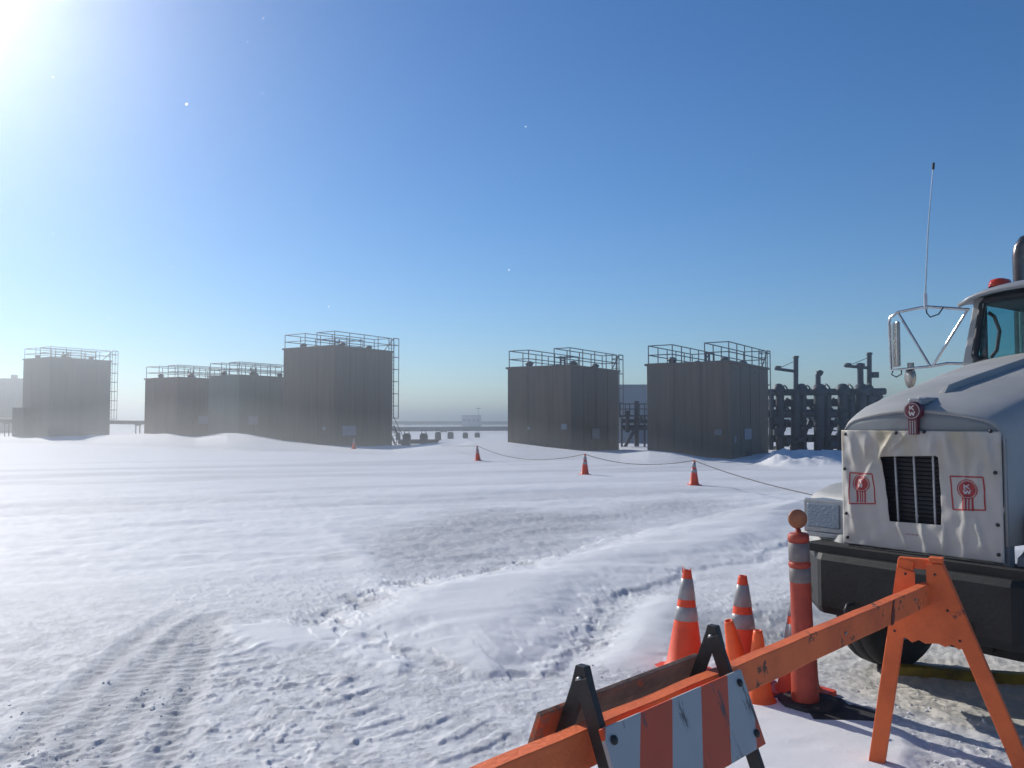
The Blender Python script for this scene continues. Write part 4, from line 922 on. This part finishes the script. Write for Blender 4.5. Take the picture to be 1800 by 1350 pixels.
for cu, cv, corners in ((1514, 855, ((1494.5, 831), (1534.5, 833), (1537.5, 885.5), (1496, 885))), (1701, 866, ((1671.5, 837), (1728.5, 839), (1731.5, 897), (1675, 895.5)))):
    cs = [tl(u, v, -0.02) for u, v in corners]; cs = [(c.x, c.z) for c in cs]; c = tl(cu, cv - 6, -0.02)
    on_cover([stroke(cs[k], cs[(k + 1) % 4], 0.009) for k in range(4)]).build('decal_frame', M['decal_red'], cover)
    r = 0.047
    on_cover(ring_polys(c.x, c.z, 0, r) + [((c.x - 0.030, c.z - 0.045), (c.x - 0.018, c.z - 0.045), (c.x - 0.020, c.z - 0.125), (c.x - 0.032, c.z - 0.125)), ((c.x + 0.018, c.z - 0.045), (c.x + 0.030, c.z - 0.045), (c.x + 0.032, c.z - 0.125), (c.x + 0.020, c.z - 0.125)),
              ((c.x - 0.011, c.z - 0.05), (c.x - 0.003, c.z - 0.05), (c.x - 0.003, c.z - 0.125), (c.x - 0.011, c.z - 0.125)), ((c.x + 0.003, c.z - 0.05), (c.x + 0.011, c.z - 0.05), (c.x + 0.011, c.z - 0.125), (c.x + 0.003, c.z - 0.125))], 0.0055).build('decal_badge', M['decal_red'], cover)
    on_cover(letters(c.x, c.z, 0.030), 0.0075).build('decal_letter', M['decal_white'], cover)
    on_cover(ring_polys(c.x, c.z, 0.052, 0.058), 0.0055).build('decal_ring', M['decal_red'], cover)
c = tl(1604, 941, -0.02)
mb = on_cover([((c.x - 0.045 + k * 0.0075, c.z + 0.004 * math.sin(k * 1.9)), (c.x - 0.040 + k * 0.0075, c.z + 0.004 * math.sin(k * 1.9)), (c.x - 0.040 + k * 0.0075, c.z + 0.008), (c.x - 0.045 + k * 0.0075, c.z + 0.008)) for k in range(12)]); mb.build('faded_print', M['decal_grey'], cover)

# hood emblem
em = tl(1604, 722, -0.085); ey_ = -0.075
mb = MB(); rot = Matrix.Rotation(R(90), 3, 'X')
mb.lathe([(0, 0.018), (0.050, 0.018), (0.056, 0.010), (0.056, -0.03), (0, -0.03)], (em.x, ey_, em.z), 28, rot)
mb.prism([(-0.030, -0.045), (0.030, -0.045), (0.028, -0.145), (-0.028, -0.145)], (em.x, ey_ - 0.012, em.z), (1, 0, 0), (0, 0, 1), (0, 1, 0), 0.03)
emb = mb.build('hood_emblem', M['emblem_red'], truck, 0.003)
on_cover(letters(em.x, em.z, 0.034), 0.002, lambda x, z: ey_ - 0.018).build('emblem_letter', M['decal_white'], emb)
on_cover(ring_polys(em.x, em.z, 0.044, 0.049), 0.0018, lambda x, z: ey_ - 0.018).build('emblem_ring', M['grille_bar'], emb)
on_cover([((em.x + dx, em.z - 0.06), (em.x + dx + 0.006, em.z - 0.06), (em.x + dx + 0.006, em.z - 0.14), (em.x + dx, em.z - 0.14)) for dx in (-0.018, -0.003, 0.012)], 0.002, lambda x, z: ey_ - 0.012).build('emblem_stripe', M['grille_bar'], emb)
mb = MB(); mb.box((em.x, -0.005, em.z + 0.055), (0.075, 0.12, 0.04)); mb.box((em.x, 0.12, hood_z(em.x, 0.12) + 0.012), (0.06, 0.18, 0.03)); mb.build('emblem_mount', M['grille_bar'], emb, 0.008)

# bumper, swept back at the ends
def bumper():
    pl_ = [(-1.10, 0.36), (-0.62, -0.13), (-0.58, -0.15), (0.58, -0.15), (0.62, -0.13), (1.10, 0.36)]
    mb = MB(); zb, zt = 0.50, 0.89; th = 0.09; n = len(pl_)
    inner = [(x * 0.97, y + th) for x, y in pl_]
    for (x, y) in pl_: mb.v += [(x, y + 0.02, zb), (x, y, zb + 0.05), (x, y, zt - 0.04), (x, y + 0.02, zt)]
    for (x, y) in inner: mb.v += [(x, y + 0.10, zt), (x, y + 0.10, zb)]
    for k in range(n - 1):
        for q in range(3): mb.f.append((k * 4 + q, (k + 1) * 4 + q, (k + 1) * 4 + q + 1, k * 4 + q + 1)); mb.sm.append(False)
        a = n * 4 + k * 2; mb.f.append((k * 4 + 3, (k + 1) * 4 + 3, a + 2, a)); mb.f.append((a, a + 2, a + 3, a + 1)); mb.f.append((a + 1, a + 3, (k + 1) * 4, k * 4)); mb.sm += [False] * 3
    for k in (0, n - 1): mb.f.append((k * 4, k * 4 + 1, k * 4 + 2, k * 4 + 3, n * 4 + k * 2, n * 4 + k * 2 + 1)); mb.sm.append(False)
    o = mb.build('bumper', M['bumper'], truck, 0.008)
    # pale chevron decal on the swept end
    ax, ay = -0.80, 0.04; ex = Vector((-0.48, 0.49, 0)).normalized(); nz = Vector((-0.49, -0.48, 0)).normalized()
    mb = MB(); mb.prism([(0.10, 0.0), (0.13, 0.0), (0.06, -0.09), (-0.05, -0.13), (-0.06, -0.11), (0.03, -0.07)], Vector((ax, ay + 0.003, 0.72)) + nz * 0.006, ex, (0, 0, 1), nz, 0.003); mb.build('chevron_decal', M['decal_white'], o)
    mb = MB(); mb.box((0, 0.02, 0.915), (1.5, 0.24, 0.05)); mb.box((0, 0.15, 0.55), (1.2, 0.12, 0.3)); mb.box((-0.33, 0.5, 0.55), (0.12, 0.9, 0.25)); mb.box((0.33, 0.5, 0.55), (0.12, 0.9, 0.25)); mb.box((0, 0.75, 0.42), (1.9, 0.16, 0.14)); mb.build('frame_rail', M['dark'], truck)
    for x in (-0.35, 0.35): MB().tube([(x, -0.155, 0.60), (x, -0.22, 0.60), (x, -0.24, 0.57), (x, -0.22, 0.54), (x, -0.155, 0.54)], 0.014, 8).build('tow_hook', M['black_steel'], o)
bumper()
# fenders and headlights
def fender(sx):
    def fn(x, k):
        y0 = 0.10 + 0.55 * max(0, x - 0.55)
        prof = [(y0 - 0.10, 0.90), (y0 - 0.05, 0.93), (y0 - 0.03, 0.985), (y0 + 0.02, 1.0), (y0 + 0.06, 1.02), (y0 + 0.07, 1.21), (y0 + 0.14, 1.245), (0.7, 1.29), (1.2, 1.31), (1.6, 1.28), (1.9, 1.16), (1.98, 0.9)]
        y, z = prof[k]; rnd = 0.05 * max(0, (x - 1.0) / 0.1) ** 2; return Vector((sx * x, y, z - rnd))
    mb = MB(); mb.grid(fn, [0.53, 0.6, 0.7, 0.8, 0.9, 1.0, 1.05, 1.09, 1.10], list(range(12)))
    o = mb.build('fender', M['truck_white'], truck); s_ = o.modifiers.new('thick', 'SOLIDIFY'); s_.thickness = 0.02; s_.offset = -1
    mb = MB(); cx = sx * 0.73; fy = 0.135
    mb.box((cx, fy + 0.10, 1.10), (0.30, 0.20, 0.22)); mb.box((cx, fy - 0.002, 1.10), (0.325, 0.03, 0.235)); hl = mb.build('headlight', M['grille_bar'], truck, 0.012)
    mb = MB(); mb.box((cx, fy - 0.018, 1.105), (0.25, 0.02, 0.165)); mb.build('lens', M['lens'], hl, 0.008)
    mb = MB(); mb.box((cx, fy + 0.03, 0.972), (0.26, 0.12, 0.03)); mb.build('bracket', M['grille_bar'], hl, 0.004)
fender(-1); fender(1)
# wheels
def wheel(lx, ly, steer=0.0):
    w = bpy.data.objects.new('wheel', None); col.objects.link(w); w.parent = truck; w.location = (lx, ly, 0.36); w.rotation_euler = (0, 0, steer)
    rx = Matrix.Rotation(R(90), 3, 'Y')
    prof = [(0.29, -0.13), (0.40, -0.145), (0.485, -0.135), (0.51, -0.11), (0.515, -0.06), (0.500, -0.055), (0.500, -0.045), (0.517, -0.04), (0.517, 0.04), (0.500, 0.045), (0.500, 0.055), (0.515, 0.06), (0.51, 0.11), (0.485, 0.135), (0.40, 0.145), (0.29, 0.13)]
    mb = MB().lathe(prof, (0, 0, 0), 40, rx); mb.build('tyre', M['tyre'], w)
    MB().lathe([(0, -0.04), (0.1, -0.06), (0.12, -0.02), (0.24, 0.0), (0.285, -0.11), (0.295, -0.13), (0.295, 0.13), (0.285, 0.11), (0.24, 0.02), (0, 0.02)], (0, 0, 0), 32, rx).build('rim', M['rim'], w)
wheel(-0.92, 1.28, R(-6)); wheel(0.92, 1.28, R(-6)); 
for y in (4.9, 6.2):
    for x in (-0.9, 0.9): wheel(x, y)
# cab: pillars, roof, glass, interior
def cab():
    F, B, HW = 2.38, 3.75, 0.82
    mb = MB()
    def panel(c, s, rot=None): mb.box(c, s, rot)
    panel((0, B, 1.62), (2 * HW, 0.06, 1.3)); panel((0, F + 0.03, 1.72), (2 * HW - 0.1, 0.06, 1.09))
    for sx in (-1, 1): panel((sx * HW, (F + B) / 2, 1.62), (0.06, B - F - 0.07, 1.30)); panel((sx * HW, B - 0.10, 2.54), (0.058, 0.26, 0.54)); panel((sx * 0.62, B - 0.002, 2.54), (0.36, 0.058, 0.54))
    # A pillars
    for sx in (-1, 1):
        mb.beam((sx * (HW - 0.03), F + 0.02, 2.25), (sx * (HW - 0.08), F + 0.16, 2.84), 0.09, 0.07, up=(0, -1, 0))
    o = mb.build('cab', M['truck_white'], truck, 0.012)
    # roof with crown and rolled visor lip
    rf = MB()
    def rfn(y, x):
        ty = (y - (F - 0.06)) / (B - F + 0.1); z = 2.83 + 0.17 * math.sin(math.pi * (0.15 + 0.6 * ty)) * (1 - (x / (HW + 0.03)) ** 4 * 0.6) - 0.05 * (abs(x) / (HW + 0.03)) ** 6
        z -= 0.03 * max(0, 1 - ty / 0.15) ** 2
        return Vector((x, y - 0.10 * (1 - (x / HW) ** 2) * (1 - ty), z))
    rf.grid(rfn, [F - 0.06 + (B - F + 0.1) * k / 14 for k in range(15)], [-(HW + 0.03) + 2 * (HW + 0.03) * k / 16 for k in range(17)])
    r = rf.build('roof', M['visor'], truck); s_ = r.modifiers.new('thick', 'SOLIDIFY'); s_.thickness = 0.035; s_.offset = -1
    # windshield frame (dark seal) and glass, leaning back
    def wp(x, z): return Vector((x, F - 0.05 + 0.15 * (z - 2.27) / 0.55 + 0.05 * (x / 0.75) ** 2, z))
    g = MB(); g.grid(wp, [-0.74 + 1.48 * k / 12 for k in range(13)], [2.27, 2.4, 2.55, 2.7, 2.82]); gl = g.build('windshield', M['glass'], truck)
    s_ = gl.modifiers.new('thick', 'SOLIDIFY'); s_.thickness = 0.006
    fr = MB(); e = 0.025
    loop = [wp(-0.74 + 0.05, 2.27), wp(-0.74, 2.33), wp(-0.735, 2.55), wp(-0.725, 2.78), wp(-0.69, 2.82)] + [wp(-0.6 + 0.2 * k, 2.83) for k in range(7)] + [wp(0.69, 2.82), wp(0.725, 2.78), wp(0.735, 2.55), wp(0.74, 2.33), wp(0.69, 2.27)] + [wp(0.6 - 0.2 * k, 2.265) for k in range(7)]
    fr.tube(loop + [loop[0]], 0.030, 8, False); fr.build('windshield_seal', M['seal'], gl)
    wpr = MB(); wpr.tube([wp(-0.55, 2.25) + Vector((0, -0.04, 0)), wp(-0.3, 2.30) + Vector((0, -0.04, 0)), wp(0.1, 2.31) + Vector((0, -0.035, 0))], 0.012, 6); wpr.build('wiper', M['seal'], gl)
    # side and rear windows
    for sx in (-1, 1):
        MB().box((sx * HW, (F + B) / 2 + 0.02, 2.55), (0.008, B - F - 0.5, 0.54)).build('side_window', M['side_glass'], truck)
        MB().box((sx * HW, F + 0.36, 2.54), (0.05, 0.05, 0.56)).build('window_divider', M['seal'], truck)
    MB().box((0, B, 2.55), (0.88, 0.008, 0.5)).build('rear_window', M['side_glass'], truck)
    it = MB(); it.box((0, F + 0.28, 2.17), (1.5, 0.4, 0.14)); it.box((-0.42, B - 0.35, 1.95), (0.5, 0.16, 0.75)); it.box((0.42, B - 0.35, 1.95), (0.5, 0.16, 0.75)); it.box((0, 3.05, 1.1), (1.56, 1.2, 0.1)); it.box((-0.42, B - 0.55, 1.65), (0.5, 0.5, 0.15)); it.box((0.42, B - 0.55, 1.65), (0.5, 0.5, 0.15))
    it.box((0, 3.05, 2.80), (1.54, 1.1, 0.03)); it.build('interior', M['seat'], truck, 0.03)
    MB().tube([(-0.70, F + 0.22, 2.32), (-0.66, F + 0.24, 2.38), (-0.64, F + 0.26, 2.55), (-0.68, F + 0.26, 2.68), (-0.72, F + 0.24, 2.72)], 0.016, 8).build('grab_handle', M['seal'], truck)
    st_ = MB(); st_.lathe([(0.20, 0), (0.215, 0.015), (0.23, 0), (0.215, -0.015), (0.20, 0)], (0.42, F + 0.55, 2.2), 24, Matrix.Rotation(R(40), 3, 'X')); st_.build('steering_wheel', M['seal'], truck)
    # marker lamp on the roof
    for x in (-0.58, 0.0, 0.58):
        y = F + 0.16; z = rfn(y, x).z
        mk = MB(); mk.lathe([(0.085, -0.01), (0.085, 0.012), (0.07, 0.05), (0.03, 0.065), (0, 0.066)], (x, y, z), 16); mk.v = [(a, b + (b - y) * 0.5, c) for a, b, c in mk.v]; mk.build('marker_lamp', M['amber'], truck)
cab()
# exhaust stack with curved tip
mb = MB(); ex, ey = -1.0, 3.95
mb.tube([(ex, ey, 0.9), (ex, ey, 3.30), (ex, ey, 3.42), (ex + 0.012, ey + .01, 3.50), (ex + 0.05, ey + 0.03, 3.56), (ex + 0.11, ey + 0.06, 3.585), (ex + 0.2, ey + 0.1, 3.58)], [0.062, 0.062, 0.064, 0.07, 0.075, 0.075, 0.075], 18); mb.build('exhaust_stack', M['stack'], truck)
# west-coast mirror on the passenger side (and the far side)
def mirror(sx):
    y = 2.40
    mb = MB(); r = 0.013
    A1 = (sx * 0.80, y + 0.05, 2.74); A2 = (sx * 1.15, y - 0.02, 2.80); A3 = (sx * 1.40, y - 0.04, 2.775); A4 = (sx * 1.47, y - 0.05, 2.73)
    B1 = (sx * 1.47, y - 0.05, 2.24); B2 = (sx * 1.12, y - 0.02, 2.255); B3 = (sx * 0.98, y + 0.0, 2.275); B4 = (sx * 0.83, y + 0.03, 2.265); A5 = (sx * 1.482, y - 0.05, 2.68)
    mb.tube([A1, A2, A3, A4, A5, B1, B2, B3, B4], r, 8); mb.tube([A3, B2], r * 0.9, 8); mb.tube([(sx * 0.82, y + 0.05, 2.735), (sx * 1.10, y - 0.02, 2.255)], r * 0.9, 8)
    br = mb.build('mirror_bracket', M['chrome'], truck)
    rt = Matrix.Rotation(R(42 * sx), 3, 'Z')
    mb = MB(); mb.box((sx * 1.435, y - 0.03, 2.475), (0.165, 0.035, 0.42), rt); mh = mb.build('mirror', M['mirror'], br, 0.014)
    MB().box(Vector((sx * 1.435, y - 0.03, 2.475)) + rt @ Vector((0, 0.0175, 0)), (0.145, 0.006, 0.40), rt).build('mirror_glass', M['chrome'], mh)
    mb = MB(); mb.lathe([(0, -0.03), (0.04, -0.025), (0.062, 0.0), (0.066, 0.02), (0, 0.02)], (0, 0, 0), 20, Matrix.Rotation(R(90), 3, 'X')); mb.v = [(sx * 1.31 + a_ * 0.8, y + b_, 2.165 + c_ * 1.55) for a_, b_, c_ in mb.v]; mb.tube([(sx * 1.31, y, 2.25), (sx * 1.31, y, 2.30)], 0.03, 8); mb.build('convex_mirror', M['mirror'], br)
    if sx < 0:
        mb = MB(); mb.tube([A2, (A2[0] + .01, A2[1], 2.74), (A2[0] - .04 * sx, A2[1], 2.70), (A2[0] - .11 * sx, A2[1] + .01, 2.72), (A2[0] - .15 * sx, A2[1] + .02, 2.78)], 0.006, 6); mb.tube([(sx * 1.48, y, 2.24), (sx * 1.495, y, 2.20), (sx * 1.45, y, 2.175), (sx * 1.40, y, 2.20), (sx * 1.40, y, 2.24)], 0.006, 6); mb.build('cable', M['seal'], br)
        mb = MB(); mb.tube([(A2[0], A2[1], 2.77), (A2[0], A2[1], 2.92)], 0.017, 8); mb.tube([(A2[0], A2[1], 2.9), (A2[0] + 0.03, A2[1] + 0.02, 3.5), (A2[0] + 0.075, A2[1] + 0.05, 4.08)], [0.009, 0.007, 0.005], 6); an = mb.build('antenna', M['chrome'], truck)
        MB().tube([(A2[0] + 0.073, A2[1] + 0.049, 4.05), (A2[0] + 0.077, A2[1] + 0.052, 4.11)], 0.012, 6).build('antenna_tip', M['seal'], an)
mirror(-1); mirror(1)
# chassis and tank body behind the cab
mb = MB(); mb.box((0, 5.6, 1.0), (1.0, 4.6, 0.3)); mb.build('chassis', M['dark'], truck)
mb = MB(); mb.lathe([(0, -2.0), (0.7, -1.95), (0.85, -1.8), (0.85, 1.8), (0.7, 1.95), (0, 2.0)], (0, 6.1, 2.0), 28, Matrix.Rotation(R(90), 3, 'X')); mb.build('cargo_tank', M['truck_white'], truck)

# yellow drip tray under the engine
c0 = on_ground(1600, 1185, -0.15)
tag((lambda b: b.build('drip_tray', M['yellow'], None, 0.015, loc=(c0.x, c0.y, -0.17)))(
    MB().beam((-0.10, 0.05, 0.03), (1.75, -0.45, 0.03), 0.10, 0.10).beam((-0.02, 0.13, 0.027), (0.55, 2.05, 0.027), 0.09, 0.09).beam((1.74, -0.37, 0.027), (2.3, 1.55, 0.027), 0.09, 0.09).beam((0.55, 2.1, 0.03), (2.35, 1.6, 0.03), 0.10, 0.098)),
    'yellow edged drip tray lying on the snow under the front of the truck', 'drip tray')

# ------------------------------------------------------------------ loose snow clods
rng = np.random.default_rng(5); mb = MB(); cnt = 0
ico = [(0, 0, 1), (0.894, 0, 0.447), (0.276, 0.851, 0.447), (-0.724, 0.526, 0.447), (-0.724, -0.526, 0.447), (0.276, -0.851, 0.447), (0.724, 0.526, -0.447), (-0.276, 0.851, -0.447), (-0.894, 0, -0.447), (-0.276, -0.851, -0.447), (0.724, -0.526, -0.447), (0, 0, -1)]
icf = [(0, 1, 2), (0, 2, 3), (0, 3, 4), (0, 4, 5), (0, 5, 1), (1, 6, 2), (2, 7, 3), (3, 8, 4), (4, 9, 5), (5, 10, 1), (2, 6, 7), (3, 7, 8), (4, 8, 9), (5, 9, 10), (1, 10, 6), (11, 7, 6), (11, 8, 7), (11, 9, 8), (11, 10, 9), (11, 6, 10)]
N_ = 16000
cu = rng.uniform(-60, 1900, N_); cv = rng.uniform(1010, 1400, N_)
gx = np.array([on_ground(a, b)[:2] for a, b in zip(cu, cv)])
zz, pk_, dt_ = height(gx[:, 0].copy(), gx[:, 1].copy(), True)
dn_ = fbm(gx[:, 0] * 0.8, gx[:, 1] * 0.8, 91, 3)
sdf = poly_sd(gx[:, 0], gx[:, 1], FORE); sdd = poly_sd(gx[:, 0], gx[:, 1], DRIFT)
keep = (rng.random(N_) < np.clip(sstep(dn_, 0.42, 0.65) * (pk_ > 0.2) + 0.5 * (dt_ > 0.3), 0, 1) * 0.25) & (sdf < 0.02) & (sdd < 0.05) & (np.hypot(gx[:, 0], gx[:, 1]) < 6.8)
for (x, y), z in zip(gx[keep], zz[keep]):
    s = 0.003 + 0.009 * rng.random() ** 3; q = rng.uniform(0.6, 1.4, (12, 1)); v = np.array(ico) * q * s * np.array([1, 1, 0.7])
    mb.add([(a + x, b + y, c + z + s * 0.25) for a, b, c in v], icf)
cl = mb.build('snow_clods', M['snow'], None, fixn=False); tag(cl, 'small loose lumps of snow scattered over the tracks', 'snow lumps', kind='stuff')

# ------------------------------------------------------------------ airborne ice and blowing ice haze
m, N, L, P = mat_base('ice_flake'); M['flake'] = m
tr = N.new('ShaderNodeBsdfTranslucent'); tr.inputs[0].default_value = (0.95, 0.97, 1, 1); L.new(tr.outputs[0], N['Material Output'].inputs[0])
rf = random.Random(11); mb = MB()
for k in range(34):
    u = 950 * rf.random() ** 1.4; v = rf.uniform(0, 560); Yd = rf.uniform(1.6, 9)
    p_ = at(u, v, Yd); s = 0.0010 + 0.0012 * rf.random() ** 2 + (0.0022 if k == 0 else 0)
    if k < 4: p_ = at(*((328, 183), (463, 32), (350, 303), (530, 392))[k], (1.8, 2.2, 2.4, 2.8)[k])
    s *= 1.1; tx = rf.uniform(-0.5, 0.5); tz = rf.uniform(-0.5, 0.5)
    mb.add([p_ + Vector((s * math.cos(q * 1.047), s * (tx * math.cos(q * 1.047) + tz * math.sin(q * 1.047)), s * math.sin(q * 1.047))) for q in range(6)], [(0, 1, 2, 3, 4, 5)])
tag(mb.build('airborne_snow', M['flake'], None, fixn=False), 'bright ice specks drifting in the air', 'ice specks', kind='stuff')
# low ground drift of blowing snow along the foot of the tanks
m = bpy.data.materials.new('ground_drift_haze'); m.use_nodes = True; N = m.node_tree.nodes; N.remove(N['Principled BSDF'])
pv = N.new('ShaderNodeVolumePrincipled'); pv.inputs['Color'].default_value = (0.97, 0.98, 1.0, 1); pv.inputs['Density'].default_value = 0.035; pv.inputs['Anisotropy'].default_value = 0.55
m.node_tree.links.new(pv.outputs[0], N['Material Output'].inputs['Volume'])
mb = MB(); nu, nv = 90, 28; vs = []
tt = np.linspace(-0.95, 0.36, nu + 1)
for i_, t_ in enumerate(tt):
    yc = 50.4 / (1 + 0.65 * t_) - 2.0; hgt = (2.7 - 1.3 * min(1, max(0, (t_ + 0.35) / 0.5))) * (0.95 + 0.1 * float(fbm(np.array([t_ * 9.0]), np.array([0.5]), 95, 3)[0])) * math.sin(math.pi * i_ / nu) ** 0.4
    hb, _, _ = crest(np.array([t_ * yc]), np.array([yc])); hb = float(hb[0]); yc -= 7.0
    for j_ in range(nv + 1):
        q = -1 + 2 * j_ / nv; yy = yc + q * 8; vs.append((t_ * yy, yy, hb - 1.28 + (1.28 + hgt) * (1 - abs(q)) ** 2.4))
    for j_ in range(nv + 1):
        q = 1 - 2 * j_ / nv; yy = yc + q * 8; vs.append((t_ * yy, yy, hb - 1.3))
m2 = 2 * (nv + 1); fs = [tuple(range(m2)), tuple(nu * m2 + k for k in range(m2))]
for i_ in range(nu):
    for k in range(m2): fs.append((i_ * m2 + k, i_ * m2 + (k + 1) % m2, (i_ + 1) * m2 + (k + 1) % m2, (i_ + 1) * m2 + k))
mb.add(vs, fs); tag(mb.build('blowing_snow_haze', m), 'low veil of blowing snow along the foot of the tanks', 'blowing snow', kind='stuff')

m = bpy.data.materials.new('ice_haze'); m.use_nodes = True; N = m.node_tree.nodes; N.remove(N['Principled BSDF'])
pv = N.new('ShaderNodeVolumePrincipled'); pv.inputs['Color'].default_value = (0.97, 0.98, 1.0, 1); pv.inputs['Density'].default_value = 0.0038; pv.inputs['Anisotropy'].default_value = 0.85
m.node_tree.links.new(pv.outputs[0], N['Material Output'].inputs['Volume'])
hz = MB().box((0, 0, 4.75), (3300, 3300, 13.5)).build('haze', m); tag(hz, 'thin haze of blowing ice crystals over the yard', 'haze', kind='stuff')
